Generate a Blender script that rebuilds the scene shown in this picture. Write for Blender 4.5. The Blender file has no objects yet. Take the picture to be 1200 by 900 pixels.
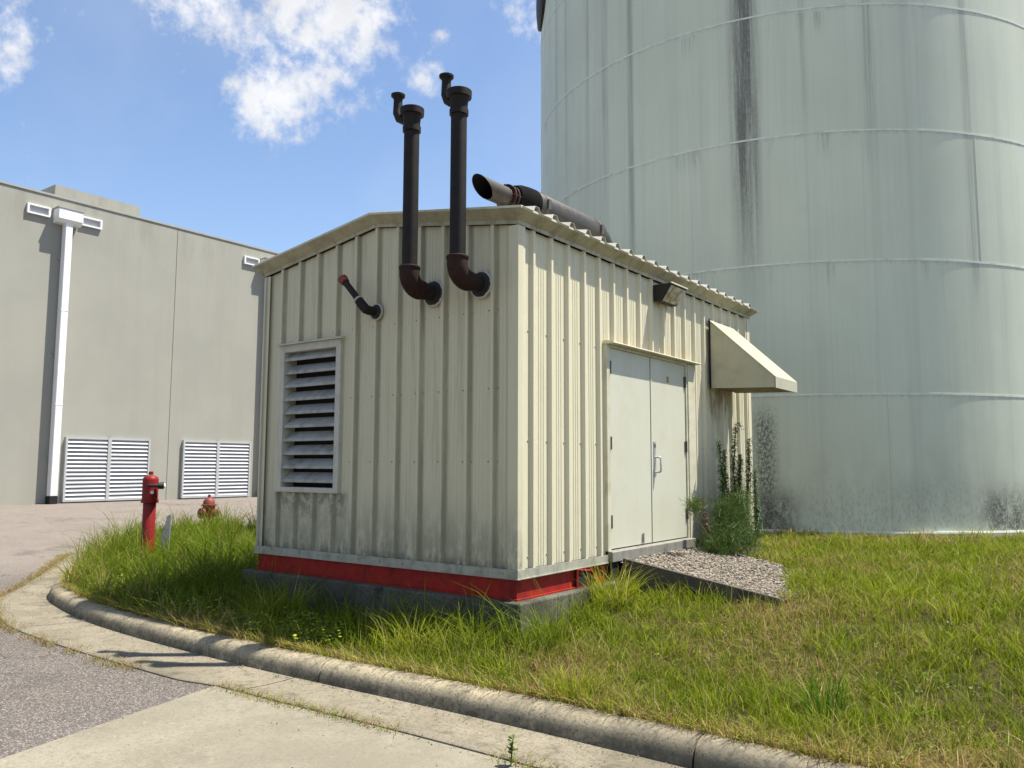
import bpy, math, random
import numpy as np
from mathutils import Matrix, Vector, noise as mnoise
rnd = random.Random(7)
rng = np.random.default_rng(7)
S = bpy.context.scene
COL = S.collection

# ------------------------------------------------------------------ camera
CAM = Vector((4.2247, -5.8708, 0.9116))
pit, rol, yaw = 0.1003, 0.0032, 0.6311
Fw = Vector((-math.sin(yaw)*math.cos(pit), math.cos(yaw)*math.cos(pit), math.sin(pit)))
R0 = Vector((math.cos(yaw), math.sin(yaw), 0)); U0 = R0.cross(Fw)
Rt = R0*math.cos(rol) + U0*math.sin(rol); Up = -R0*math.sin(rol) + U0*math.cos(rol)
cd = bpy.data.cameras.new('camera'); cam = bpy.data.objects.new('camera', cd); COL.objects.link(cam)
cd.sensor_width = 36; cd.lens = 36*954.3/1200; cd.clip_start = 0.05; cd.clip_end = 2000
cam.matrix_world = Matrix(((Rt.x, Up.x, -Fw.x, CAM.x), (Rt.y, Up.y, -Fw.y, CAM.y), (Rt.z, Up.z, -Fw.z, CAM.z), (0, 0, 0, 1)))
S.camera = cam

# ------------------------------------------------------------------ sky and sun
SUN = Vector((1.0, 0.9, 2.85)).normalized()
w = bpy.data.worlds.new('World'); S.world = w; w.use_nodes = True
wn = w.node_tree.nodes; wl = w.node_tree.links; wn.clear()
wout = wn.new('ShaderNodeOutputWorld'); bg = wn.new('ShaderNodeBackground'); wl.new(bg.outputs[0], wout.inputs[0])
bg.inputs[1].default_value = 0.085
sky = wn.new('ShaderNodeTexSky'); sky.sky_type = 'NISHITA'; sky.sun_disc = False
sky.sun_elevation = math.asin(SUN.z); sky.sun_rotation = math.atan2(SUN.x, SUN.y)
sky.air_density = 1.0; sky.dust_density = 0.6; sky.ozone_density = 1.6
tc = wn.new('ShaderNodeTexCoord')
def wmath(op, a, b=None, c=None):
    n = wn.new('ShaderNodeMath'); n.operation = op
    for i, v in enumerate((a, b, c)):
        if v is None: continue
        if isinstance(v, (int, float)): n.inputs[i].default_value = v
        else: wl.new(v, n.inputs[i])
    return n.outputs[0]
def wnoise(scale, detail, rough, off=0):
    mp = wn.new('ShaderNodeMapping'); mp.inputs['Location'].default_value = (off, off*1.7, off*.3)
    wl.new(tc.outputs['Generated'], mp.inputs[0])
    n = wn.new('ShaderNodeTexNoise'); n.inputs['Scale'].default_value = scale; n.inputs['Detail'].default_value = detail
    n.inputs['Roughness'].default_value = rough; wl.new(mp.outputs[0], n.inputs['Vector']); return n.outputs['Fac']
CLOUDS_AND_FILL = [((-.745, .495, .485), .075), ((-.70, .54, .50), .11), ((-.655, .585, .492), .085), ((-.724, .545, .435), .062), ((-.741, .531, .412), .055),
          ((-.70, .565, .432), .045), ((-.88, .29, .39), .075), ((-.49, .70, .53), .05), ((-.609, .660, .441), .020), ((-.583, .655, .483), .015), ((.45, -.65, .45), .5), ((.1, -.3, .95), .35)]  # the wide pair at the end is unseen, added for neutral ambient light
m = None
for c, r in CLOUDS_AND_FILL:
    d = wn.new('ShaderNodeVectorMath'); d.operation = 'DISTANCE'; d.inputs[1].default_value = Vector(c).normalized()
    wl.new(tc.outputs['Generated'], d.inputs[0])
    v = wmath('SUBTRACT', 1.0, wmath('DIVIDE', d.outputs['Value'], r))
    m = v if m is None else wmath('MAXIMUM', m, v)
m = wmath('MAXIMUM', m, -0.9)
n1 = wmath('ADD', wmath('MULTIPLY', wmath('SUBTRACT', wnoise(13, 14, .66), .5), 3.0), wmath('MULTIPLY', wmath('SUBTRACT', wnoise(40, 8, .6, 5.5), .5), 1.6))
cl = wmath('ADD', wmath('MULTIPLY', m, .75), n1)
mr = wn.new('ShaderNodeMapRange'); mr.interpolation_type = 'SMOOTHSTEP'
mr.inputs['From Min'].default_value = -.05; mr.inputs['From Max'].default_value = .95
wl.new(cl, mr.inputs['Value'])
ci = wn.new('ShaderNodeMapRange'); ci.inputs['From Min'].default_value = .45; ci.inputs['From Max'].default_value = .8
ci.inputs['To Max'].default_value = .22
wl.new(wnoise(2.6, 6, .55, 4.1), ci.inputs['Value'])
fac = wmath('MAXIMUM', wmath('MULTIPLY', mr.outputs[0], .97), ci.outputs[0])
hs = wn.new('ShaderNodeHueSaturation'); hs.inputs['Saturation'].default_value = 1.0; hs.inputs['Value'].default_value = 1.0
tint = wn.new('ShaderNodeMix'); tint.data_type = 'RGBA'; tint.blend_type = 'MULTIPLY'; tint.inputs['Factor'].default_value = 1
tint.inputs['B'].default_value = (.92, .925, .95, 1)
wl.new(sky.outputs[0], tint.inputs['A']); wl.new(tint.outputs['Result'], hs.inputs['Color'])
shade = wn.new('ShaderNodeMapRange'); shade.inputs['From Min'].default_value = .3; shade.inputs['From Max'].default_value = .7
shade.inputs['To Min'].default_value = 3.7; shade.inputs['To Max'].default_value = 4.9
wl.new(wnoise(14, 8, .6, 2.2), shade.inputs['Value'])
cc = wn.new('ShaderNodeCombineColor')
wl.new(shade.outputs[0], cc.inputs[0]); wl.new(wmath('MULTIPLY', shade.outputs[0], 1.01), cc.inputs[1]); wl.new(wmath('MULTIPLY', shade.outputs[0], 1.04), cc.inputs[2])
mx = wn.new('ShaderNodeMix'); mx.data_type = 'RGBA'
wl.new(fac, mx.inputs['Factor']); wl.new(hs.outputs[0], mx.inputs['A']); wl.new(cc.outputs[0], mx.inputs['B'])
wl.new(mx.outputs['Result'], bg.inputs[0])

sl = bpy.data.lights.new('sun', 'SUN'); sl.energy = 4.2; sl.angle = math.radians(.55); sl.color = (1.0, .94, .83)
sun = bpy.data.objects.new('sun', sl); COL.objects.link(sun)
sun.rotation_euler = (-SUN).to_track_quat('-Z', 'Y').to_euler()
S.view_settings.view_transform = 'Standard'; S.view_settings.look = 'None'
S.view_settings.exposure = 1.32; S.view_settings.gamma = 1.0; S.view_settings.use_curve_mapping = False
S.cycles.max_bounces = 6; S.cycles.transparent_max_bounces = 4; S.cycles.use_denoising = True

# ------------------------------------------------------------------ helpers
class MB:
    def __init__(s): s.v = []; s.f = []; s.c = []
    def quad(s, a, b, c, d):
        i = len(s.v); s.v += [tuple(a), tuple(b), tuple(c), tuple(d)]; s.f.append((i, i+1, i+2, i+3)); return s
    def tri(s, a, b, c):
        i = len(s.v); s.v += [tuple(a), tuple(b), tuple(c)]; s.f.append((i, i+1, i+2)); return s
    def box(s, x0, x1, y0, y1, z0, z1):
        i = len(s.v)
        s.v += [(x0,y0,z0),(x1,y0,z0),(x1,y1,z0),(x0,y1,z0),(x0,y0,z1),(x1,y0,z1),(x1,y1,z1),(x0,y1,z1)]
        s.f += [tuple(i+k for k in q) for q in ((3,2,1,0),(4,5,6,7),(0,1,5,4),(1,2,6,5),(2,3,7,6),(3,0,4,7))]; return s
    def prism(s, poly, axis, a, b):
        """poly: list of 2D points, extruded along axis (0,1,2) from a to b"""
        def P(p, t):
            return ((t, p[0], p[1]), (p[0], t, p[1]), (p[0], p[1], t))[axis]
        n = len(poly); i = len(s.v)
        s.v += [P(p, a) for p in poly] + [P(p, b) for p in poly]
        s.f.append(tuple(i+k for k in range(n))[::-1]); s.f.append(tuple(i+n+k for k in range(n)))
        for k in range(n):
            l = (k+1) % n; s.f.append((i+k, i+l, i+n+l, i+n+k))
        return s
    def grid(s, rows):
        i = len(s.v); n = len(rows[0])
        for r in rows: s.v += [tuple(q) for q in r]
        for a in range(len(rows)-1):
            for b in range(n-1):
                s.f.append((i+a*n+b, i+a*n+b+1, i+(a+1)*n+b+1, i+(a+1)*n+b))
        return s
    def tube(s, pts, rad, n=20, caps=True):
        pts = [Vector(p) for p in pts]
        if not hasattr(rad, '__len__'): rad = [rad]*len(pts)
        i0 = len(s.v); ref = None
        for k, p in enumerate(pts):
            if k == 0: t = pts[1]-pts[0]
            elif k == len(pts)-1: t = pts[-1]-pts[-2]
            else:
                t = (pts[k+1]-p).normalized() + (p-pts[k-1]).normalized()
                if t.length < 1e-6: t = pts[k+1]-pts[k-1]
            if t.length < 1e-9: t = pts[-1]-pts[0]
            t.normalize()
            if ref is None:
                ref = Vector((0,0,1)) if abs(t.z) < .9 else Vector((1,0,0))
            a = (ref - t*ref.dot(t)).normalized(); b = t.cross(a); ref = a
            for j in range(n):
                q = 2*math.pi*j/n
                s.v.append(tuple(p + (a*math.cos(q)+b*math.sin(q))*rad[k]))
        for k in range(len(pts)-1):
            for j in range(n):
                l = (j+1) % n
                s.f.append((i0+k*n+j, i0+k*n+l, i0+(k+1)*n+l, i0+(k+1)*n+j))
        if caps:
            s.f.append(tuple(i0+j for j in range(n))[::-1]); e = i0+(len(pts)-1)*n
            s.f.append(tuple(e+j for j in range(n)))
        return s
    def lathe(s, base, axis, prof, n=24):
        """prof: list of (distance along axis, radius)"""
        base = Vector(base); axis = Vector(axis).normalized()
        ref = Vector((0,0,1)) if abs(axis.z) < .9 else Vector((1,0,0))
        a = (ref-axis*ref.dot(axis)).normalized(); b = axis.cross(a); i0 = len(s.v)
        for t, r in prof:
            for j in range(n):
                q = 2*math.pi*j/n; s.v.append(tuple(base+axis*t+(a*math.cos(q)+b*math.sin(q))*r))
        for k in range(len(prof)-1):
            for j in range(n):
                l = (j+1) % n; s.f.append((i0+k*n+j, i0+k*n+l, i0+(k+1)*n+l, i0+(k+1)*n+j))
        s.f.append(tuple(i0+j for j in range(n))[::-1]); e = i0+(len(prof)-1)*n
        s.f.append(tuple(e+j for j in range(n)))
        return s
    def build(s, name, mat, parent=None, smooth=False, bevel=0, colors=None, auto=None):
        me = bpy.data.meshes.new(name); me.from_pydata(s.v, [], s.f); me.update()
        o = bpy.data.objects.new(name, me); COL.objects.link(o)
        me.materials.append(mat)
        if smooth:
            me.polygons.foreach_set('use_smooth', [True]*len(me.polygons))
            me.set_sharp_from_angle(angle=math.radians(auto or 40))
        if colors is not None:
            at = me.attributes.new('col', 'FLOAT_COLOR', 'POINT'); at.data.foreach_set('color', np.asarray(colors, np.float32).ravel())
        if bevel:
            b = o.modifiers.new('bevel', 'BEVEL'); b.width = bevel; b.segments = 2; b.limit_method = 'ANGLE'; b.angle_limit = math.radians(40)
        if parent is not None:
            o.parent = parent
            if parent.type == 'EMPTY': o.matrix_parent_inverse = Matrix.Translation(-parent.location)
        return o

def empty(name, loc, label, cat, group=None, kind=None):
    o = bpy.data.objects.new(name, None); COL.objects.link(o); o.location = loc; o.empty_display_size = .2
    tag(o, label, cat, group, kind); return o
def tag(o, label=None, cat=None, group=None, kind=None):
    if label: o['label'] = label
    if cat: o['category'] = cat
    if group: o['group'] = group
    if kind: o['kind'] = kind
    return o

# ------------------------------------------------------------------ materials
class NT:
    def __init__(s, name, rough=.6, metallic=0, spec=.4):
        s.m = bpy.data.materials.new(name); s.m.use_nodes = True; s.t = s.m.node_tree
        s.b = s.t.nodes['Principled BSDF']; s.b.inputs['Roughness'].default_value = rough
        s.b.inputs['Metallic'].default_value = metallic; s.b.inputs['Specular IOR Level'].default_value = spec
        s.tc = s.t.nodes.new('ShaderNodeTexCoord')
    def n(s, t): return s.t.nodes.new(t)
    def l(s, a, b): s.t.links.new(a, b)
    def map(s, scale=(1,1,1), loc=(0,0,0), src=None):
        mp = s.n('ShaderNodeMapping'); mp.inputs['Scale'].default_value = scale; mp.inputs['Location'].default_value = loc
        s.l(src or s.tc.outputs['Object'], mp.inputs[0]); return mp.outputs[0]
    def noise(s, scale=5, detail=6, rough=.6, vec=None, dist=0):
        n = s.n('ShaderNodeTexNoise'); n.inputs['Scale'].default_value = scale; n.inputs['Detail'].default_value = detail
        n.inputs['Roughness'].default_value = rough; n.inputs['Distortion'].default_value = dist
        s.l(vec or s.tc.outputs['Object'], n.inputs['Vector']); return n.outputs['Fac']
    def vor(s, scale, vec=None, feature='F1', out='Distance'):
        n = s.n('ShaderNodeTexVoronoi'); n.inputs['Scale'].default_value = scale; n.feature = feature
        s.l(vec or s.tc.outputs['Object'], n.inputs['Vector']); return n.outputs[out]
    def ramp(s, f, a, b, lo=0, hi=1, smooth=True):
        n = s.n('ShaderNodeMapRange'); n.interpolation_type = 'SMOOTHSTEP' if smooth else 'LINEAR'
        n.inputs['From Min'].default_value = a; n.inputs['From Max'].default_value = b
        n.inputs['To Min'].default_value = lo; n.inputs['To Max'].default_value = hi
        s.l(f, n.inputs['Value']); return n.outputs[0]
    def math(s, op, a, b=None):
        n = s.n('ShaderNodeMath'); n.operation = op
        for i, v in enumerate((a, b)):
            if v is None: continue
            if isinstance(v, (int, float)): n.inputs[i].default_value = v
            else: s.l(v, n.inputs[i])
        return n.outputs[0]
    def mix(s, f, a, b):
        n = s.n('ShaderNodeMix'); n.data_type = 'RGBA'
        for k, v in (('Factor', f), ('A', a), ('B', b)):
            if isinstance(v, (int, float)): n.inputs[k].default_value = v
            elif isinstance(v, tuple): n.inputs[k].default_value = (*v, 1)
            else: s.l(v, n.inputs[k])
        return n.outputs['Result']
    def xyz(s, src=None):
        n = s.n('ShaderNodeSeparateXYZ'); s.l(src or s.tc.outputs['Object'], n.inputs[0]); return n.outputs
    def color(s, c):
        if isinstance(c, tuple): s.b.inputs['Base Color'].default_value = (*c, 1)
        else: s.l(c, s.b.inputs['Base Color'])
        return s
    def rough(s, r): s.l(r, s.b.inputs['Roughness']); return s
    def bump(s, h, strength=.3, dist=.01):
        n = s.n('ShaderNodeBump'); n.inputs['Strength'].default_value = strength; n.inputs['Distance'].default_value = dist
        s.l(h, n.inputs['Height']); s.l(n.outputs[0], s.b.inputs['Normal']); return s

def painted(name, base, dirt, rough=.5, amount=.5, scale=3, streak=True, metallic=0, spec=.4):
    t = NT(name, rough, metallic, spec)
    f = t.ramp(t.noise(scale, 8, .65), .4, .75, 0, amount)
    if streak:
        g = t.ramp(t.noise(1, 6, .7, t.map((14, 14, .7))), .45, .8, 0, amount)
        f = t.math('MAXIMUM', f, g)
    t.color(t.mix(f, base, dirt)); t.rough(t.ramp(t.noise(scale*2, 4), .3, .7, rough-.08, rough+.12)); return t.m

# shed siding: beige enamel, mildew streaks and a dirty foot
t = NT('siding_paint', .45, 0, .35)
st = t.ramp(t.noise(1, 7, .7, t.map((11, 11, .55))), .42, .78, 0, .55)
sp = t.ramp(t.noise(2.2, 9, .7), .5, .8, 0, .35)
x, y, z = t.xyz()
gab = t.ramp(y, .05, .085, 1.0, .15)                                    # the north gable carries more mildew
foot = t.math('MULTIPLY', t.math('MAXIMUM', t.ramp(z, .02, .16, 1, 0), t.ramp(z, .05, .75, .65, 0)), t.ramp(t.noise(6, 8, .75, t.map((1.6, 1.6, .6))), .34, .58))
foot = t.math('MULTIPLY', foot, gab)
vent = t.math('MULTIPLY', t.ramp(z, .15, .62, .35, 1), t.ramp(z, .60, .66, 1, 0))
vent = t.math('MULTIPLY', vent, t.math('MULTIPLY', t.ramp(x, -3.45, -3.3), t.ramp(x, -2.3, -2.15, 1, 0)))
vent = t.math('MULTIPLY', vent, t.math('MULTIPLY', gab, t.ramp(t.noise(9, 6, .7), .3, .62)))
head = t.math('MULTIPLY', t.ramp(z, 2.6, 3.4), t.ramp(t.noise(1, 6, .7, t.map((9, 9, .4), (3, 1, 0))), .45, .68, 0, .7))
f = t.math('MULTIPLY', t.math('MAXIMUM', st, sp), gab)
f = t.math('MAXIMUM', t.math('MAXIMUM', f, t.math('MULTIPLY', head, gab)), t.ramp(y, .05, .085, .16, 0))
col = t.mix(f, (.565, .53, .385), (.24, .23, .145))
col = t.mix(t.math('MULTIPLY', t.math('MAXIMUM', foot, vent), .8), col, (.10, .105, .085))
rust = t.math('MULTIPLY', t.ramp(z, 2.22, 2.5, 1, 0), t.ramp(z, 2.2, 2.23))
rust = t.math('MULTIPLY', rust, t.math('MULTIPLY', t.ramp(y, 1.5, 1.62), t.ramp(y, 3.9, 3.7, 0, 1)))
rust = t.math('MULTIPLY', rust, t.ramp(t.noise(1, 4, .6, t.map((6, 6, .8))), .3, .65, 0, .45))
col = t.mix(rust, col, (.38, .26, .15))
seep = t.math('MULTIPLY', t.math('MULTIPLY', t.ramp(y, 4.25, 4.4), t.ramp(y, 5.35, 5.0, 0, 1)), t.ramp(z, .9, 1.9))
seep = t.math('MULTIPLY', seep, t.ramp(t.noise(1, 7, .75, t.map((7, 7, 1.6))), .42, .62))
col = t.mix(t.math('MULTIPLY', seep, t.ramp(z, 1.95, 1.97, .8, 0)), col, (.14, .11, .06))
pan = t.math('FRACT', t.math('DIVIDE', t.math('ADD', x, 100*.305-.018), .305))      # rib flank shade painted in as a dark strip, with run-off grime
rib_shade_grime = t.math('MULTIPLY', t.math('MULTIPLY', t.ramp(pan, .0, .03), t.ramp(pan, .09, .22, 1, 0)), t.ramp(t.noise(1, 6, .7, t.map((5, 5, .8), (1, 2, 3))), .25, .6, .45, .9))
rib_shade_grime = t.math('MULTIPLY', rib_shade_grime, t.ramp(y, .05, .085, .85, 0))
col = t.mix(rib_shade_grime, col, (.19, .18, .12))
spots = t.ramp(t.noise(24, 6, .7), .68, .76, 0, .7)
col = t.mix(spots, col, (.24, .17, .10))
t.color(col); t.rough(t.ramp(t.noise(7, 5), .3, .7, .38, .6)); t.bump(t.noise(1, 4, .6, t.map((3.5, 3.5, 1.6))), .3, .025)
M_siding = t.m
M_trim = painted('trim_paint', (.52, .50, .385), (.27, .24, .15), .45, .6, 4)
M_fascia = painted('fascia_paint_shaded', (.36, .335, .235), (.17, .15, .085), .5, .8, 5)  # darker trim tone: dirt, and shade of the downturned face put into colour
M_flash = painted('flashing_paint', (.33, .325, .265), (.13, .13, .10), .55, .8, 6)
M_roof = painted('roof_sheet', (.62, .60, .52), (.35, .33, .26), .4, .5, 4, False)
M_door = painted('door_paint', (.475, .475, .385), (.40, .37, .27), .42, .35, 2.2)
M_hood = painted('hood_paint', (.40, .385, .285), (.25, .23, .155), .42, .4, 3)
M_hoodin = painted('hood_inside_mesh', (.20, .17, .10), (.08, .06, .03), .8, .8, 25, False)
M_red = painted('red_primer', (.28, .016, .012), (.10, .012, .009), .6, .7, 5, True, 0, .2)
M_redpost = painted('red_post_paint', (.22, .008, .009), (.10, .02, .016), .5, .75, 11, True, 0, .25)
M_redold = painted('faded_hydrant_red', (.20, .03, .022), (.09, .04, .028), .55, .7, 9)
M_black = painted('black_pipe_steel', (.011, .010, .010), (.032, .018, .012), .6, .6, 9, True, 0, .2)
M_rust = painted('rust_fitting', (.026, .011, .009), (.012, .008, .007), .7, .7, 14, False, 0, .2)
M_muff = painted('muffler_steel', (.038, .037, .036), (.07, .055, .04), .5, .6, 6, False, .1)
M_tail = painted('tailpipe_rust', (.036, .028, .021), (.016, .012, .009), .6, .8, 10, False)
M_soot = NT('soot', .95, 0, .05).color((.008, .008, .008)).m
M_galv = painted('galvanised', (.42, .43, .43), (.25, .24, .22), .4, .5, 12, False, .5)
M_louv = painted('louvre_metal', (.33, .335, .31), (.14, .135, .12), .55, .8, 8, False, 0)
M_lframe = painted('louvre_frame_paint', (.46, .45, .38), (.24, .23, .18), .5, .5, 6)
M_dark = NT('dark_interior', .9).color((.01, .01, .01)).m
M_hinge = painted('hinge_steel', (.10, .10, .09), (.16, .09, .05), .5, .6, 20, False, .5)
M_bronze = painted('bronze_housing', (.016, .014, .012), (.04, .033, .027), .6, .5, 9, False)
M_caulk = painted('silicone_bead', (.42, .42, .40), (.2, .2, .19), .5, .4, 20, False)
M_screw = NT('screw_head', .5, .2).color((.27, .255, .19)).m
M_plate = NT('small_plate', .5).color((.42, .31, .14)).m
M_ink = NT('plate_ink', .6).color((.05, .04, .03)).m
t = NT('lamp_lens', .18, 0, .5)
t.color(t.mix(t.ramp(t.noise(9, 6, .7), .4, .65), (.50, .48, .40), (.22, .17, .10))); M_lens = t.m
M_white = painted('white_enamel', (.74, .75, .76), (.5, .5, .48), .4, .25, 3)
M_bldlouv = painted('white_louvre', (.44, .45, .465), (.30, .30, .30), .45, .3, 4, False)
M_bldfr = painted('louvre_mullion', (.40, .41, .42), (.28, .28, .28), .5, .3, 4, False)
M_coping = painted('coping_metal', (.33, .33, .295), (.22, .22, .20), .45, .4, 3, False)

t = NT('tilt_up_concrete_paint', .8, 0, .25)
a = t.ramp(t.noise(.45, 8, .6), .35, .7); b = t.ramp(t.noise(1, 6, .65, t.map((1.8, 1.8, .12))), .42, .75, 0, .8)
c = t.mix(a, (.315, .312, .27), (.29, .288, .252)); c = t.mix(t.math('MULTIPLY', b, .6), c, (.275, .268, .225))
hi = t.math('MULTIPLY', t.ramp(t.xyz()[2], 7.6, 9.8), t.ramp(t.noise(1, 6, .7, t.map((1.4, 1.4, .25))), .45, .68, 0, .6))
c = t.mix(hi, c, (.235, .225, .185))
t.color(c); t.bump(t.noise(40, 4), .15, .01); M_bld = t.m

# tank shell: pale grey green paint, weather streaks
TX, TY, TR = -2.362, 15.019, 6.2587; Z0_ = -.235
t = NT('tank_paint', .5, 0, .35)
mp = t.map((1, 1, 1), (0, 0, 0)); X, Y, Z = t.xyz(mp)
ang = t.math('ARCTAN2', Y, X)                                          # radians, object space about the tank axis
cv = t.n('ShaderNodeCombineXYZ'); t.l(ang, cv.inputs[0]); t.l(Z, cv.inputs[2])
def tnoise(sa, sz, detail=8, rough=.65, off=0): return t.noise(1, detail, rough, t.map((sa, 1, sz), (off, off, 0), cv.outputs[0]))
base = t.mix(t.ramp(t.noise(.35, 6, .6), .3, .7), (.585, .62, .505), (.53, .562, .455))
base = t.mix(t.ramp(tnoise(38, .10), .5, .8, 0, .45), base, (.40, .42, .375))
base = t.mix(t.ramp(tnoise(120, .16, 8, .7, 3), .5, .8, 0, .3), base, (.37, .39, .345))
base = t.mix(t.ramp(tnoise(15, .07, 7, .65, 21), .46, .72, 0, .5), base, (.42, .435, .375))
base = t.mix(t.ramp(tnoise(55, .12, 8, .7, 17), .56, .76, 0, .5), base, (.36, .37, .325))
lap = t.math('FRACT', t.math('DIVIDE', t.math('SUBTRACT', Z, Z0_-.0), 2.451))
base = t.mix(t.math('MULTIPLY', t.ramp(lap, .955, .993), t.ramp(tnoise(70, 1.5, 8, .75, 7), .42, .66, .05, .6)), base, (.30, .305, .265))  # shade line below each ring seam painted in, broken up by grime
def band(deg, wdeg): 
    d = t.math('ABSOLUTE', t.math('SUBTRACT', ang, math.radians(deg)))
    return t.ramp(d, math.radians(wdeg)*.15, math.radians(wdeg), 1, 0)
def zr(a, b, lo, hi): return t.ramp(Z, a, b, lo, hi)
def mul(*a):
    r = a[0]
    for q in a[1:]: r = t.math('MULTIPLY', r, q)
    return r
stk = mul(band(-77.9, 3.6), t.math('MULTIPLY', t.math('MAXIMUM', t.ramp(tnoise(70, .25, 9, .8), .30, .58), .3), t.ramp(tnoise(260, 9, 6, .8, 11), .28, .55, .45, 1)), zr(3.2, 7.6, .06, 1.0))
stk2 = mul(band(-100.3, 1.1), t.ramp(tnoise(160, .4, 8, .7, 5), .3, .6, .3, .8), zr(3, 6.5, .2, .8))
for deg, wd, lo, hi in ((-126, 1.2, 7, 10), (-120.9, .8, 7, 9), (-112.3, .9, 6.5, 9.5), (-57.5, 1.6, 5, 8), (-107, 1.4, 4, 9), (-68, 1.0, 6, 9), (-40, 1.2, 3.5, 4.6)):
    stk2 = t.math('MAXIMUM', stk2, mul(band(deg, wd), t.ramp(tnoise(140, .5, 8, .7, deg), .35, .65, .1, .6), zr(lo, hi, 0, .75)))
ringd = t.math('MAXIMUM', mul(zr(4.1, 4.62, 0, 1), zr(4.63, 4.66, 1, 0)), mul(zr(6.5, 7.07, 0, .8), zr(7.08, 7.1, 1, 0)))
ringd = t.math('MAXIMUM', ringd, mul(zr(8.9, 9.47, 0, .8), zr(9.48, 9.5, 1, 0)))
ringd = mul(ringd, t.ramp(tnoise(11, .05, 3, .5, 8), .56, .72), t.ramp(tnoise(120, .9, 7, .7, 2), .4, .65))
mold = mul(zr(.15, .95, 1, 0), t.ramp(tnoise(110, 9, 10, .85, 9), .48, .58))
mold2 = mul(band(-76, 2.8), zr(1.6, 2.2, 1, 0), t.ramp(tnoise(160, 14, 10, .85, 1), .44, .54))
mold3 = mul(t.math('MAXIMUM', band(-36, 9), band(-75.5, 7)), zr(.12, .78, 1, 0), t.math('MULTIPLY', t.ramp(tnoise(180, 22, 10, .85, 4), .40, .52, .15, 1), t.ramp(tnoise(30, 2.2, 8, .8, 14), .36, .54)))
base = t.mix(mul(zr(.2, 2.0, .5, 0), t.ramp(tnoise(9, .7, 6, .6, 6), .35, .7)), base, (.34, .335, .27))
base = t.mix(t.math('MINIMUM', t.math('MAXIMUM', stk, t.math('MULTIPLY', stk2, .75)), .85), base, (.075, .075, .07))
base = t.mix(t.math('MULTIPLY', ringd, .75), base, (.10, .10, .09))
mo = t.math('MAXIMUM', t.math('MULTIPLY', mold, .28), t.math('MAXIMUM', t.math('MULTIPLY', mold2, .85), t.math('MULTIPLY', mold3, .93)))
base = t.mix(mo, base, (.045, .047, .04))
t.color(base); t.rough(t.ramp(t.noise(3, 5), .3, .7, .42, .62)); t.bump(t.noise(.8, 3), .06, .05); M_tank = t.m
M_tankband = painted('tank_seam_highlight_paint', (.66, .68, .61), (.36, .37, .33), .5, .6, 5, False)  # paler than the shell: the ring seam highlight is put into the colour
M_ringw = painted('tank_foot_concrete', (.55, .54, .48), (.3, .29, .25), .85, .5, 6, False)

def concrete(name, a, b, dark, amt=.7, sc=1.0, pits=True, foot=False):
    t = NT(name, .9, 0, .2)
    c = t.mix(t.ramp(t.noise(1.2*sc, 8, .65), .35, .68), a, b)
    c = t.mix(t.ramp(t.noise(3.5*sc, 9, .72), .5, .72, 0, amt), c, dark)
    c = t.mix(t.ramp(t.noise(42, 5, .75), .48, .66, 0, .75), c, dark)
    c = t.mix(t.ramp(t.noise(30, 5, .75, t.map((1, 1, 1), (4, 2, 1))), .55, .7, 0, .6), c, tuple(q*1.35 for q in a))
    if foot: c = t.mix(t.math('MULTIPLY', t.ramp(t.xyz()[2], -.735, -.645, 1, 0), t.ramp(t.noise(6, 8, .8), .34, .60, .1, .85)), c, (.055, .05, .04))  # kerb face darkened low down: grime, plus its shadow painted in
    c = t.mix(t.ramp(t.noise(.8, 6, .65, t.map((1, 1, 1), (5, 1, 0))), .50, .66, 0, .55), c, tuple(q*1.15 for q in dark))
    c = t.mix(t.ramp(t.noise(7, 9, .8, t.map((1, 1, 1), (1, 6, 0))), .60, .70, 0, .7), c, (dark[0]*.55, dark[1]*.5, dark[2]*.45))
    if pits: c = t.mix(t.ramp(t.vor(90), .1, .22, .6, 0), c, tuple(q*.55 for q in dark))
    t.color(c); t.bump(t.noise(70, 6, .7), .5, .006); return t
t = concrete('apron_concrete', (.235, .215, .165), (.195, .178, .135), (.14, .125, .095), .55); M_apron = t.m
t = concrete('gutter_concrete', (.225, .20, .15), (.18, .16, .118), (.085, .074, .052), .95, 1.7); M_gutter = t.m
t = concrete('kerb_concrete', (.36, .31, .21), (.255, .222, .155), (.075, .069, .054), .85, 2.2, True, True); M_kerb = t.m
t = concrete('foundation_concrete', (.115, .11, .088), (.06, .058, .046), (.02, .021, .016), .95, 1.6); M_found = t.m
# asphalt: pale exposed aggregate in worn binder
t = NT('asphalt', .92, 0, .25)
ag = t.vor(120, None, 'F1', 'Color'); agx = t.n('ShaderNodeSeparateColor'); t.l(ag, agx.inputs[0])
sx, sy, sz = t.xyz()
old = t.ramp(t.math('ADD', sx, t.math('MULTIPLY', t.noise(.3, 5), 4)), -9.5, -5.5, 1, 0)
bind = t.mix(old, (.078, .069, .061), (.17, .145, .124))
bind = t.mix(t.ramp(t.noise(.9, 7, .65), .4, .7, 0, .5), bind, (.095, .087, .082))
stone = t.mix(t.ramp(agx.outputs[1], .2, .9), (.16, .14, .125), (.29, .255, .225))
c = t.mix(t.ramp(agx.outputs[0], .62, .72, 0, .85), bind, stone)
c = t.mix(t.ramp(t.noise(120, 3), .62, .7, 0, .7), c, (.02, .02, .02))
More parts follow.
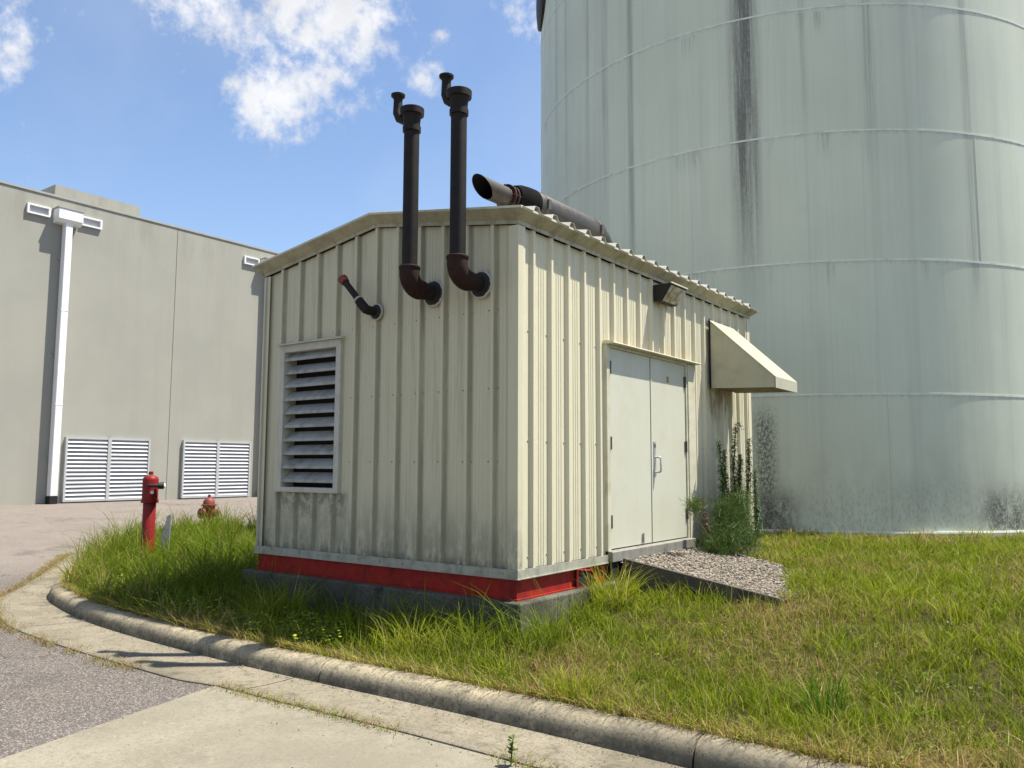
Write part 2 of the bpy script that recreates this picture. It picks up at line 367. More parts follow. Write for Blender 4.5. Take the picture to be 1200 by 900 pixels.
#crk = t.vor(.55, t.map((1, 1, 1), (0, 0, 0), None), 'DISTANCE_TO_EDGE')
#c = t.mix(t.math('MULTIPLY', t.ramp(crk, .002, .012, 1, 0), t.ramp(t.noise(.7, 3), .5, .6)), c, (.03, .028, .027))
wob = t.n('ShaderNodeVectorMath'); wob.operation = 'ADD'; nz_ = t.n('ShaderNodeTexNoise'); nz_.inputs['Scale'].default_value = 2.2; nz_.inputs['Detail'].default_value = 7
t.l(t.tc.outputs['Object'], nz_.inputs['Vector']); t.l(t.tc.outputs['Object'], wob.inputs[0]); t.l(nz_.outputs['Color'], wob.inputs[1])
crk = t.vor(.42, wob.outputs[0], 'DISTANCE_TO_EDGE')
c = t.mix(t.math('MULTIPLY', t.ramp(crk, .001, .008, .8, 0), t.ramp(t.noise(.8, 3), .47, .56)), c, (.03, .027, .024))
c = t.mix(t.math('MULTIPLY', t.ramp(t.noise(.55, 5, .6, t.map((1, 1, 1), (9, 4, 0))), .55, .68), .45), c, (.055, .05, .047))
c = t.mix(t.ramp(t.noise(2.6, 9, .75, t.map((1, 1, 1), (2, 8, 0))), .56, .70, 0, .5), c, (.17, .145, .115))
t.color(c); t.bump(t.math('ADD', t.noise(90, 5, .7), agx.outputs[0]), .55, .006); M_asph = t.m
# soil and thatch under the grass
t = NT('lawn_soil', .95, 0, .1)
c = t.mix(t.ramp(t.noise(1.5, 8, .65), .35, .65), (.085, .075, .028), (.13, .10, .05))
c = t.mix(t.ramp(t.noise(14, 8, .7), .45, .65), c, (.055, .062, .018))
c = t.mix(t.ramp(t.noise(60, 4, .7), .5, .7), c, (.03, .028, .014))
t.color(c); t.bump(t.noise(30, 8, .75), 1.0, .05); M_soil = t.m
M_sill = painted('sill_metal', (.21, .205, .175), (.10, .095, .08), .55, .7, 7)
M_board = painted('weathered_timber', (.06, .055, .046), (.025, .023, .02), .85, .7, 12, False)

def vcol(name, rough=.6, trans=.0, spec=.25):
    t = NT(name, rough, 0, spec); a = t.n('ShaderNodeAttribute'); a.attribute_name = 'col'
    t.l(a.outputs['Color'], t.b.inputs['Base Color'])
    if trans:
        tr = t.n('ShaderNodeBsdfTranslucent'); t.l(a.outputs['Color'], tr.inputs[0])
        ms = t.n('ShaderNodeMixShader'); ms.inputs[0].default_value = trans
        out = t.t.nodes['Material Output']; t.l(t.b.outputs[0], ms.inputs[1]); t.l(tr.outputs[0], ms.inputs[2]); t.l(ms.outputs[0], out.inputs[0])
    return t.m
M_grass = vcol('grass_blade', .55, .42, .12)
M_leaf = vcol('weed_leaf', .5, .3, .3)
M_stone = vcol('gravel_stone', .85, 0, .2)

# ------------------------------------------------------------------ kerb line and ground heights
KP = [(-9, 22), (-9, 15), (-8.9, 11), (-9.2, 9), (-10.6, 7.7), (-12.3, 6.6), (-13.2, 5.2), (-12.9, 3.6), (-11.7, 2.4), (-10.2, 1.38), (-8.8, .48), (-7.95, -.08), (-7.25, -.52), (-6.5, -.93), (-5.55, -1.20), (-4.6, -1.38), (-3.6, -1.48), (-2.6, -1.53),
      (-1.5, -1.55), (-.6, -1.53), (.3, -1.50), (1.2, -1.49), (2.1, -1.50), (3.0, -1.52), (4.2, -1.55), (6, -1.58), (9, -1.6), (14, -1.6), (26, -1.6)]
def spline(pts, per=10):
    P = np.array([pts[0]]+list(pts)+[pts[-1]], float); out = []
    for i in range(1, len(P)-2):
        for k in range(per):
            u = k/per; a, b, c, d = P[i-1], P[i], P[i+1], P[i+2]
            out.append(.5*((2*b)+(c-a)*u+(2*a-5*b+4*c-d)*u*u+(3*b-a-3*c+d)*u**3))
    out.append(P[-2]); return np.array(out)
KL = spline(KP)                                                      # foot of the kerb face, lawn to the left
KT = np.gradient(KL, axis=0); KT /= np.linalg.norm(KT, axis=1)[:, None]
KN = np.stack([-KT[:, 1], KT[:, 0]], 1)                              # towards the lawn
def sdist(x, y):
    """signed distance into the lawn from the kerb foot (numpy arrays)"""
    P = np.stack([x, y], -1).reshape(-1, 2); best = np.full(len(P), 1e9); sg = np.zeros(len(P))
    A = KL[:-1]; B = KL[1:]; AB = B-A; L2 = (AB**2).sum(1)
    for s in range(0, len(P), 20000):
        q = P[s:s+20000]; tt = np.clip(((q[:, None]-A[None])*AB[None]).sum(2)/L2[None], 0, 1)
        D = q[:, None]-(A[None]+tt[..., None]*AB[None]); dd = np.hypot(D[..., 0], D[..., 1]); j = dd.argmin(1)
        best[s:s+20000] = dd[np.arange(len(q)), j]
        sg[s:s+20000] = np.sign(AB[j, 0]*D[np.arange(len(q)), j, 1]-AB[j, 1]*D[np.arange(len(q)), j, 0])
    return (best*sg).reshape(np.shape(x))
ROADZ = -.75
def road_z(x):
    u = np.clip((-np.asarray(x, float)-9)/15, 0, 1); return ROADZ-.006 + .38*u*u*(3-2*u)
def road_zk(x): return road_z(x)+.006
NT_ = rng.random((64, 64))
def vn(x, y, s):
    x = np.asarray(x)*s; y = np.asarray(y)*s; i = np.floor(x).astype(int); j = np.floor(y).astype(int); u = x-i; v = y-j
    u = u*u*(3-2*u); v = v*v*(3-2*v); g = lambda a, b: NT_[a % 64, b % 64]
    return (g(i, j)*(1-u)+g(i+1, j)*u)*(1-v)+(g(i, j+1)*(1-u)+g(i+1, j+1)*u)*v
def fbm(x, y, s): return .55*vn(x, y, s)+.28*vn(x+7.3, y+1.9, s*2.1)+.17*vn(x+3.1, y+9.2, s*4.3)
def lawn_z(x, y, d=None):
    x = np.asarray(x, float); y = np.asarray(y, float)
    if d is None: d = sdist(x, y)
    k = np.clip((d-.8)/3.4, 0, 1); zz = -.612 + .32*k*k*(3-2*k)*np.clip((x+9)/4, .35, 1)
    zz = np.maximum(zz, road_zk(x)+.138) + .16*np.exp(-((x+11.15)**2+(y-4.36)**2)/2.2)
    zz = zz + .03*(fbm(x, y, 1.2)-.5)*np.clip(d/.5, 0, 1)
    return zz

# asphalt: one sheet out to the horizon
xs = [-400, -200, -100, -60, -40]+[-30+.75*i for i in range(41)]+[2, 6, 12, 25, 60, 120, 400]
ys = [-400, -150, -60, -30, -15, -8, -4, 0, 4, 8, 15, 30, 60, 150, 400]
MB().grid([[(X, Y, float(road_z(X))) for X in xs] for Y in ys]).build('asphalt_road', M_asph)['kind'] = 'structure'
# lawn sheet
gx = np.arange(-14, 24, .25); gy = np.arange(-2, 24, .25)
GX, GY = np.meshgrid(gx, gy); GD = sdist(GX, GY); GZ = lawn_z(GX, GY, np.maximum(GD, .17))-.012
mb = MB(); ok_ = GD > .26; vid = -np.ones(GX.shape, int)
vid[ok_] = np.arange(ok_.sum()); mb.v = [tuple(q) for q in np.stack([GX[ok_], GY[ok_], GZ[ok_]], 1)]
q4 = ok_[:-1, :-1] & ok_[1:, :-1] & ok_[:-1, 1:] & ok_[1:, 1:]
for a, b in zip(*np.nonzero(q4)): mb.f.append((int(vid[a, b]), int(vid[a, b+1]), int(vid[a+1, b+1]), int(vid[a+1, b])))
rws = []
for dd in (.17, .24, .36, .55, .72):
    P = KL+KN*dd; rws.append([(a, b, c-(.02 if dd > .7 else 0)) for a, b, c in zip(P[:, 0], P[:, 1], lawn_z(P[:, 0], P[:, 1], np.full(len(P), dd)))])
mb.grid(rws)
mb.build('lawn_ground', M_soil, None, True)['kind'] = 'structure'
# kerb: rolled top, with joints every three metres
prof = [(-.012, -.05), (-.004, .0), (.006, .052), (.017, .088), (.036, .118), (.064, .137), (.10, .147), (.155, .150), (.19, .147), (.202, .03)]
arc = np.concatenate([[0], np.cumsum(np.hypot(*np.diff(KL, axis=0).T))])
mb = MB(); seg = []; last = -1
for i in range(len(KL)):
    seg.append(i)
    if arc[i] - (arc[last] if last >= 0 else 0) > 3.0 or i == len(KL)-1:
        rws = []
        for q, j in enumerate(seg):
            sh = 0
            p0 = KL[j].copy()
            if q == 0 and j > 0: p0 += KT[j]*.007
            if q == len(seg)-1: p0 -= KT[j]*.007
            h = rnd.uniform(-.003, .003)
            rws.append([(p0[0]+KN[j][0]*a, p0[1]+KN[j][1]*a, float(road_zk(p0[0]))+b+h*(b > .1)) for a, b in prof])
        mb.grid(rws)
        for e in (rws[0], rws[-1]):
            k0 = len(mb.v); mb.v += e; mb.f.append(tuple(range(k0, k0+len(e))))
        seg = [i]; last = i
mb.build('kerb', M_kerb, None, True, auto=50)['kind'] = 'structure'
# gutter pan, wider round the left bend
def gut_w(x): return float(np.interp(x, [-34, -9.5, -7.6, -6.5, -5, -3, -1.7, -1.3, 5], [.40, .40, .42, .56, .66, .60, .58, .50, .50]))
mb = MB(); seg = []; last = -1
for i in range(len(KL)):
    seg.append(i)
    if arc[i] - (arc[last] if last >= 0 else 0) > 3.6 or i == len(KL)-1:
        rws = []
        for q, j in enumerate(seg):
            p0 = KL[j].copy()
            if q == 0 and j > 0: p0 += KT[j]*.006
            if q == len(seg)-1: p0 -= KT[j]*.006
            gw = gut_w(p0[0]); rws.append([(p0[0]-KN[j][0]*a, p0[1]-KN[j][1]*a, float(road_zk(p0[0]))+b) for a, b in ((-.015, .004), (.10, .001), (.28, .006), (gw-.02, .016), (gw, .004), (gw+.004, -.03))])
        mb.grid(rws); seg = [i]; last = i
mb.build('gutter', M_gutter, None, True)['kind'] = 'structure'
# concrete apron in the foreground, butted against the gutter
gp = [(KL[j]-KN[j]*(gut_w(KL[j][0])+.012)) for j in range(len(KL)) if -1.30 < KL[j][0] < 8]
gp = [g for g in gp if g[0] > -1.33]
left = [(-1.345, -2.06)]
mb = MB(); top = [(-1.345, -2.055)]+[tuple(g) for g in gp]
rws = [[(a, b, ROADZ-.0015) for a, b in top]]
for kk in range(1, 9):
    u = kk/8
    rws.append([(a+1.9*u, b-8*u, ROADZ-.0015) for i, (a, b) in enumerate(top)])
edge = [(a, b, ROADZ-.05) for a, b, c in rws[0]]
mb.grid(rws); mb.grid([rws[0], edge]); mb.grid([[r[0] for r in rws], [(r[0][0], r[0][1], ROADZ-.05) for r in rws]])
mb.build('concrete_apron', M_apron)['kind'] = 'structure'

# ------------------------------------------------------------------ the warehouse
BX = -24.0
bld = empty('warehouse', (BX, 8, -.4), 'tall windowless warehouse with pale beige concrete walls, left of the metal shed', 'building')
mb = MB()
for y0, y1 in ((-30, -7.0), (-7.0, 2.05), (2.05, 11.1), (11.1, 20.15), (20.15, 29.2)):
    mb.box(BX-.25, BX, y0+.011, y1-.011, -1.2, 9.9)
mb.box(BX-.26, BX-.03, -30, 29, -1.2, 9.88)
mb.box(BX-40, BX-.26, -30, 29, -1.2, 9.2)
mb.build('wall', M_bld, bld)
MB().box(BX-.30, BX+.03, -30, 29.2, 9.9, 9.965).build('coping', M_coping, bld)
MB().box(BX-9, BX-3, 7.9, 11.2, 9.2, 11.33).build('roof_parapet', M_bld, bld)
def downspout(y):
    d = MB().box(BX+.06, BX+.34, y-.115, y+.115, -.12, 9.08)
    d.box(BX+.052, BX+.348, y-.123, y+.123, 2.85, 2.9); d.box(BX+.052, BX+.348, y-.123, y+.123, 6.0, 6.05)
    d = d.build('downspout', M_white, bld, bevel=.02)
    MB().prism([(BX+.003, 8.98), (BX+.3, 8.98), (BX+.42, 9.1), (BX+.42, 9.46), (BX+.003, 9.46)], 1, y-.40, y+.40).build('collector_box', M_white, d, bevel=.015)
    MB().box(BX+.003, BX+.44, y-.42, y+.42, 9.462, 9.50).build('box_rim', M_coping, d)
    MB().box(BX+.05, BX+.35, y-.13, y+.13, -.37, -.122).build('boot', M_dark, d)
    for z in (1.2, 4.6, 7.8): MB().box(BX+.002, BX+.06, y-.19, y+.19, z, z+.05).build('strap', M_coping, d)
downspout(6.96)
downspout(15.25)
def scupper(y0, y1, z0, z1):
    f = MB()
    f.box(BX+.002, BX+.09, y0, y1, z1-.05, z1); f.box(BX+.002, BX+.09, y0, y1, z0, z0+.05)
    f.box(BX+.002, BX+.09, y0, y0+.06, z0+.05, z1-.05); f.box(BX+.002, BX+.09, y1-.06, y1, z0+.05, z1-.05)
    s = f.build('overflow_scupper', M_white, bld)
    MB().box(BX+.003, BX+.012, y0+.06, y1-.06, z0+.05, z1-.05).build('recess', M_bldfr, s)
scupper(5.72, 6.45, 9.13, 9.46); scupper(7.46, 8.18, 9.13, 9.46); scupper(14.05, 14.78, 9.13, 9.46)
def wall_louvre(y0, y1, z0, z1):
    f = MB(); ym = (y0+y1)/2
    for a, b in ((y0, y0+.07), (ym-.06, ym+.06), (y1-.07, y1)): f.box(BX+.002, BX+.11, a, b, z0, z1)
    f.box(BX+.003, BX+.10, y0+.07, y1-.07, z1-.07, z1); f.box(BX+.003, BX+.10, y0+.07, y1-.07, z0, z0+.06)
    fr = f.build('louvre_panel', M_bldfr, bld)
    s = MB(); n = 15; h = (z1-z0-.13)/n
    for a, b in ((y0+.07, ym-.06), (ym+.06, y1-.07)):
        for k in range(n):
            z = z0+.06+k*h
            s.prism([(BX+.095, z+.005), (BX+.10, z+.012), (BX+.02, z+h+.01), (BX+.012, z+h)], 1, a, b)
    s.build('slats', M_bldlouv, fr)
    MB().box(BX+.002, BX+.008, y0+.07, y1-.07, z0+.06, z1-.07).build('shadow_backing', M_dark, fr)
wall_louvre(7.36, 10.35, -.33, 1.84)
wall_louvre(11.66, 14.66, -.33, 1.84)

# ------------------------------------------------------------------ the storage tank
tank = empty('storage_tank', (TX, TY, -.24), 'huge pale grey steel water tank with black weather streaks, behind the shed', 'tank')
Z0 = -.235; NC = 5; CH = 2.451
def cyl(r, z0, z1, n=192, mb=None):
    mb = mb or MB(); i = len(mb.v)
    for z in (z0, z1):
        for k in range(n): mb.v.append((r*math.cos(2*math.pi*k/n), r*math.sin(2*math.pi*k/n), z))
    for k in range(n): mb.f.append((i+k, i+(k+1) % n, i+n+(k+1) % n, i+n+k))
    return mb
def at_tank(o): o.parent = tank; o.matrix_parent_inverse = Matrix.Identity(4); o.location = (0, 0, .24); return o
def ringband(mb, r0, r1, z0, z1, n=192):
    i = len(mb.v); pr = [(r0, z0), (r1, z0), (r1, z1), (r0, z1)]
    for k in range(n):
        a = 2*math.pi*k/n
        for r, z in pr: mb.v.append((r*math.cos(a), r*math.sin(a), z))
    for k in range(n):
        l = (k+1) % n
        for q in range(4): mb.f.append((i+k*4+q, i+l*4+q, i+l*4+(q+1) % 4, i+k*4+(q+1) % 4))
mb = MB()
for c in range(NC+1): cyl(TR, Z0+c*CH, Z0+(c+1)*CH, mb=mb)
at_tank(mb.build('shell', M_tank, None, True))
for c in range(1, NC+1):
    mb = MB(); z = Z0+c*CH; ringband(mb, TR-.01, TR+.0065, z-.017, z+.017)
    at_tank(mb.build('ring_seam', M_tankband, None))
def vseam(deg, c0):
    mb = MB(); a = math.radians(deg); da = .0022
    z0 = Z0+c0*CH+.014; z1 = Z0+(c0+1)*CH-.014
    P = lambda r, q, z: (r*math.cos(q), r*math.sin(q), z)
    for q0, q1, r0, r1 in ((a-da, a-da*.4, TR-.002, TR+.007), (a-da*.4, a+da*.4, TR+.007, TR+.007), (a+da*.4, a+da, TR+.007, TR-.002)):
        mb.quad(P(r0, q0, z0), P(r1, q1, z0), P(r1, q1, z1), P(r0, q0, z1))
    at_tank(mb.build('plate_seam', M_tank, None))
for deg, c in ((-56.5, 0), (-56.4, 2), (-38.7, 2), (-98, 3), (-100.4, 2), (-57, 3), (-20, 1), (-120, 3), (-84, 1)): vseam(deg, c)
mb = MB(); ringband(mb, TR-.05, TR+.09, -.42, Z0-.002); at_tank(mb.build('foundation_ring', M_ringw, None))
mb = MB(); ringband(mb, TR-.01, TR+.05, Z0-.001, Z0+.02); at_tank(mb.build('base_plate', M_tankband, None))
mb = MB(); n = 192; i = 0; zt = Z0+(NC+1)*CH-1.2
mb.v = [(TR*1.004*math.cos(2*math.pi*k/n), TR*1.004*math.sin(2*math.pi*k/n), Z0+(NC+1)*CH) for k in range(n)]+[(0, 0, Z0+(NC+1)*CH+.9)]
mb.f = [(k, (k+1) % n, n) for k in range(n)]
at_tank(mb.build('roof', M_tankband, None, True))
a = math.radians(-140.6); 
mb = MB().lathe((math.cos(a)*(TR-.05), math.sin(a)*(TR-.05), 13.2), (math.cos(a), math.sin(a), 0), [(0, .80), (.10, .80), (.12, .76), (.16, .5), (.17, .1)], 32)
at_tank(mb.build('manway_cover', M_bronze, None, True))

# ------------------------------------------------------------------ the shed
W, L, H, RISE = 3.66, 5.885, 3.105, .285
HX = -W/2
slab = MB().box(-W-.12, .10, -.10, L+.1, -1.0, -.262).build('concrete_foundation', M_found, None, bevel=.018)
tag(slab, 'dark stained concrete plinth under the red base frame of the shed', 'foundation')
shed = empty('equipment_shed', (HX, L/2, -.26), 'beige ribbed metal equipment shed with black roof pipes, on a red steel base', 'shed')
def roofz(x): return H + RISE*(1-abs(x-HX)/(W/2))
def ribs(length, hole=None, off=-.045):
    """profile of (position, depth) across a wall of given length; ribs every .305"""
    P = [(0, 0.0), (.085, 0.0), (.0851, -.038)]
    k = 1
    P = [(0, -.038)]
    while k*.305 < length-.05:
        c = k*.305+off
        for a in (.075, .115, .155):                                 # fine stiffening lines in the pan
            q = c-.26+a
            if q > .09 : P += [(q-.008, -.038), (q, -.032), (q+.008, -.038)]
        P += [(c-.035, -.038), (c-.016, 0.0), (c+.016, 0.0), (c+.035, -.038)]
        k += 1
    P.append((length, -.038))
    if hole:
        a, b = hole; 
        def at(q):
            for (p0, d0), (p1, d1) in zip(P, P[1:]):
                if p0 <= q <= p1: return d0+(d1-d0)*(q-p0)/max(p1-p0, 1e-6)
        P += [(a, at(a)), (b, at(b))]; P.sort()
    return P
def wall(axis, length, topf, hole=None, flip=1, base=0):
    mb = MB(); pr = ribs(length, hole[:2] if hole else None, -.004 if axis in ('front', 'back') else -.045)
    def V(s, d, z):
        return {'front': (-s, -d, z), 'back': (-s, L+d, z), 'right': (d, s, z), 'left': (-W-d, s, z)}[axis]
    for (s0, d0), (s1, d1) in zip(pr, pr[1:]):
        if s1-s0 < 1e-6: continue
        spans = [(0.0, None)]
        mid = (s0+s1)/2
        if hole and hole[0] < mid < hole[1]:
            if hole[2] > .02: mb.quad(V(s0, d0, 0), V(s1, d1, 0), V(s1, d1, hole[2]), V(s0, d0, hole[2]))
            mb.quad(V(s0, d0, hole[3]), V(s1, d1, hole[3]), V(s1, d1, topf(s1)), V(s0, d0, topf(s0)))
        else:
            mb.quad(V(s0, d0, 0), V(s1, d1, 0), V(s1, d1, topf(s1)), V(s0, d0, topf(s0)))
    return mb
LV = (-3.30, -2.345, .64, 2.24)                                       # louvre opening x0,x1,z0,z1
DV = (1.66, 3.60, -.01, 2.185)                                        # door opening
# the gable needs the ridge as a profile break: topf is exact at vertices close enough
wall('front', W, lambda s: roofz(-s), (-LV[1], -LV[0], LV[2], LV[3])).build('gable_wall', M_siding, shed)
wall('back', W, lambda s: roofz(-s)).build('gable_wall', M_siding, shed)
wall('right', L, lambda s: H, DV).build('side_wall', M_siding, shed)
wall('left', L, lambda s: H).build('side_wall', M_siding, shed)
# corner trims
c = .105
for nm, (cx, cy, sx, sy) in {'a': (0, 0, -1, 1), 'b': (0, L, -1, -1), 'c': (-W, 0, 1, 1), 'd': (-W, L, 1, -1)}.items():
    zt = H-.004
    poly = [(cx-sx*.004, cy-sy*.004), (cx+sx*c, cy-sy*.004), (cx+sx*c, cy+sy*.0), (cx+sx*.0, cy+sy*.0), (cx, cy+sy*c), (cx-sx*.004, cy+sy*c)]
    MB().prism(poly, 2, .002, zt).build('corner_trim', M_siding, shed)
# base flashing
mb = MB()
for z0, z1, o in ((-.07, .004, .012), (-.078, -.07, .022)):
    mb.box(-W-o, o, -o, -o+.01, z0, z1); mb.box(-W-o, o, L+o-.01, L+o, z0, z1)
    mb.box(o-.01, o, -o+.01, 1.58, z0, z1); mb.box(o-.01, o, 3.72, L+o-.01, z0, z1); mb.box(-W-o, -W-o+.01, -o+.01, L+o-.01, z0, z1)
mb.box(-W-.01, .010, -.010, -.0285+.03, .0042, .006)
mb.build('base_flashing', M_flash, shed)
# red base frame (channel section with a foot flange)
def loop(ox, z0, z1, th, mb):
    mb.box(-W-ox, ox, -ox, -ox+th, z0, z1); mb.box(-W-ox, ox, L+ox-th, L+ox, z0, z1)
    mb.box(ox-th, ox, -ox+th, L+ox-th, z0, z1); mb.box(-W-ox, -W-ox+th, -ox+th, L+ox-th, z0, z1)
mb = MB(); loop(-.02, -.247, -.072, .03, mb); loop(.005, -.261, -.2475, .06, mb)
bf = mb.build('base_frame', M_red, shed)
mb = MB(); pts = [(0.0, 0)]
poly = [(.97, -.246), (1.30, -.246)] + [(1.30-.13+.13*math.cos(q), -.235+.125*math.sin(q)) for q in np.linspace(0, math.pi/2, 8)] + [(.97, -.085)]
mb.prism(poly, 0, -.018, .002); o = mb.build('lifting_lug', M_dark, bf)
mb = MB(); rim = [(.012, a, b) for a, b in poly[2:]]; mb.tube(rim, .012, 8); mb.tube([(.012, .97, -.24), (.012, .97, -.085)], .012, 8)
mb.build('lug_rim', M_red, bf)
MB().lathe((.002, 1.2, -.20), (1, 0, 0), [(0, .035), (.05, .035), (.055, .02)], 14).build('lug_pin', M_rust, bf)
# fascia and eave trim swept round the roof edge
cor = [((0, 0), H), ((0, L), H), ((HX, L), H+RISE), ((-W, L), H), ((-W, 0), H), ((HX, 0), H+RISE), ((0, 0), H)]
outd = {(0, 0): (1, -1), (0, L): (1, 1), (HX, L): (0, 1), (-W, L): (-1, 1), (-W, 0): (-1, -1), (HX, 0): (0, -1)}
pf = [(.004, -.002), (.012, -.002), (.012, .034), (.020, .038), (.104, .104), (.109, .108), (.109, .130), (.095, .136), (.02, .136)]
rws = []
for (xy, z) in cor:
    ox, oy = outd[xy]; rws.append([(xy[0]+ox*a, xy[1]+oy*a, z+b) for a, b in pf])
MB().grid([r[:6] for r in rws]).build('fascia', M_fascia, shed)
MB().grid([r[5:] for r in rws]).build('eave_edge', M_trim, shed)
# roof sheet: ribs run down the slope, hollow ends show along the eave
mb = MB(); yy = [-.09]; hh = [0]
k = 0
while -.09+.305*(k+.5) < L+.05:
    c0 = -.02+.305*(k+.5)
    if c0+.06 > L+.09: break
    yy += [c0-.055, c0-.028, c0+.028, c0+.055]; hh += [0, .05, .05, 0]; k += 1
yy.append(L+.09); hh.append(0)
zs = H+.141
mb.grid([[(X, y, (zs+RISE*(1-abs(X-HX)/(W/2)))+h-.002) for y, h in zip(yy, hh)] for X in (.119, .04, HX)])
mb.grid([[(X, y, (zs+RISE*(1-abs(X-HX)/(W/2)))+h-.002) for y, h in zip(yy, hh)] for X in (HX, -W-.04, -W-.119)])
rf = mb.build('roof', M_roof, shed)
so = rf.modifiers.new('thickness', 'SOLIDIFY'); so.thickness = .003; so.offset = 1
mb = MB(); zr0 = zs+RISE+.006
mb.prism([(HX-.16, zr0-.032), (HX, zr0), (HX+.16, zr0-.032), (HX, zr0+.006)], 1, -.05, L+.05); mb.build('ridge_cap', M_roof, rf)
# dark liner just inside so nothing shows through the hollow rib ends
MB().prism([(-W+.03, .0), (-.12, .0), (-.12, H+.08), (HX, H+RISE+.09), (-W+.03, H+.09)], 1, .22, L-.06).build('inner_lining', M_dark, shed)
# screws
mb = MB()
for z in (.95, 1.62, 2.35):
    for k in range(1, 12):
        for dx in (-.06, .05):
            X = -k*.305+.004+dx
            if z < 2.25 and -3.4 < X < -2.28: continue
            mb.lathe((X, .0385, z), (0, -1, 0), [(0, .008), (.005, .008), (.008, .004)], 8)
for z in (.1, 1.14, 2.15):
    for k in range(1, 19):
        Y = k*.305-.045-.055
        if z < 2.19 and 1.5 < Y < 3.75: continue
        mb.lathe((-.0385, Y, z), (1, 0, 0), [(0, .008), (.005, .008), (.008, .004)], 8)
for k in range(1, 12): mb.lathe((-k*.305+.0, -.012, roofz(-k*.305)+.02), (0, -1, 0), [(0, .009), (.007, .008)], 8)
for k in range(1, 19): mb.lathe((.012, k*.305-.03, H+.022), (1, 0, 0), [(0, .009), (.007, .008)], 8)
for k in range(0, 12): mb.lathe((-.15-k*.305, -.012, -.035), (0, -1, 0), [(0, .009), (.007, .008)], 8)
mb.build('screws', M_screw, shed)['kind'] = 'stuff'

# louvre in the gable
x0, x1, z0, z1 = LV
f = MB(); yo = -.012
a, b, c0, d = -3.325, -2.318, .618, 2.262
f.box(a, a+.075, yo, .17, c0, d); f.box(b-.075, b, yo, .17, c0, d)
f.box(a+.075, b-.075, yo, .17, c0, c0+.055); f.box(a+.075, b-.075, yo, .17, d-.085, d)
lf = f.build('louvre', M_lframe, shed, bevel=.004)
MB().prism([(-.055, 2.258), (-.055, 2.266), (-.02, 2.285), (-.001, 2.285), (-.001, 2.264)], 0, a-.025, b+.06).build('drip_cap', M_trim, lf)
s = MB(); n = 10; h = (d-.085-c0-.055)/n
for k in range(n):
    z = c0+.055+h*k
    # blade: front lip then a slope rising to the back
    s.prism([(.004, z+.052), (.004, z+.084), (.012, z+.087), (.100, z+h+.012), (.103, z+h+.004), (.014, z+.076), (.012, z+.052)], 0, a+.075, b-.075)
s.build('louvre_blades', M_louv, lf)
MB().box(a+.02, b-.02, 0.171, .178, c0+.02, d-.02).build('louvre_backing', M_dark, lf)

# double door
df = MB()
df.box(-.052, .002, 1.60, 1.668, 0.0, 2.20); df.box(-.052, .002, 3.592, 3.635, 0.0, 2.20); df.box(-.02, .014, 3.6352, 3.85, .01, 2.196)
df.box(-.052, .008, 1.668, 3.592, 2.172, 2.20)
dfo = df.build('door_frame', M_trim, shed, bevel=.003)
MB().prism([(-.03, 2.201), (.092, 2.201), (.097, 2.208), (.092, 2.217), (.012, 2.238), (-.03, 2.238)], 1, 1.585, 3.865).build('drip_cap', M_trim, dfo)
MB().prism([(-.06, -.072), (.05, -.072), (.055, -.066), (.055, .028), (.05, .034), (-.06, .046)], 1, 1.60, 3.80).build('sill', M_sill, dfo, bevel=.004)
MB().box(-.05, .03, 1.60, 3.8, -.262, -.074).build('sill_support', M_dark, dfo)
ysp = 2.632
def leaf(y0, y1, hy, side):
    o = MB().box(-.04, -.014, y0, y1, .052, 2.170).build('door_leaf', M_door, shed, bevel=.004)
    for z in (1.96, 1.155, .335):
        m2 = MB().box(-.0135, -.004, hy-.016, hy+.016, z-.065, z+.065)
        m2.tube([(.002, hy-side*.012, z-.068), (.002, hy-side*.012, z+.068)], .0115, 10)
        m2.build('hinge', M_hinge, o)
    return o
dl = leaf(1.672, ysp-.004, 1.690, 1); dr = leaf(ysp+.004, 3.588, 3.568, -1)
MB().box(-.0137, -.006, ysp+.004, ysp+.020, .055, 2.165).build('astragal', M_door, dr)
m2 = MB().box(-.0136, -.004, 2.700, 2.745, .80, 1.20); m2.build('lock_plate', M_galv, dr, bevel=.002)
m2 = MB().tube([(-.006, 2.735, 1.02), (.04, 2.740, 1.02), (.054, 2.745, 1.005), (.054, 2.745, .86), (.04, 2.740, .845), (-.006, 2.735, .845)], .011, 10)
m2.build('handle', M_galv, dr, True)
m2 = MB().box(-.0136, .0, 2.705, 2.735, 1.13, 1.17).build('latch', M_hinge, dr)
m2 = MB().box(-.0136, -.003, 2.385, 2.41, .075, .17); m2.tube([(.004, 2.397, .06), (.004, 2.397, .18)], .008, 8); m2.build('floor_bolt', M_galv, dl)
pl = MB().box(-.0136, -.0105, 3.065, 3.135, 1.915, 1.99).build('name_plate', M_plate, dr)
m2 = MB(); m2.box(-.0104, -.0094, 3.078, 3.122, 1.968, 1.978); m2.box(-.0104, -.0094, 3.082, 3.118, 1.948, 1.958); m2.box(-.0104, -.0094, 3.075, 3.125, 1.925, 1.934)
m2.build('plate_lettering', M_ink, pl)

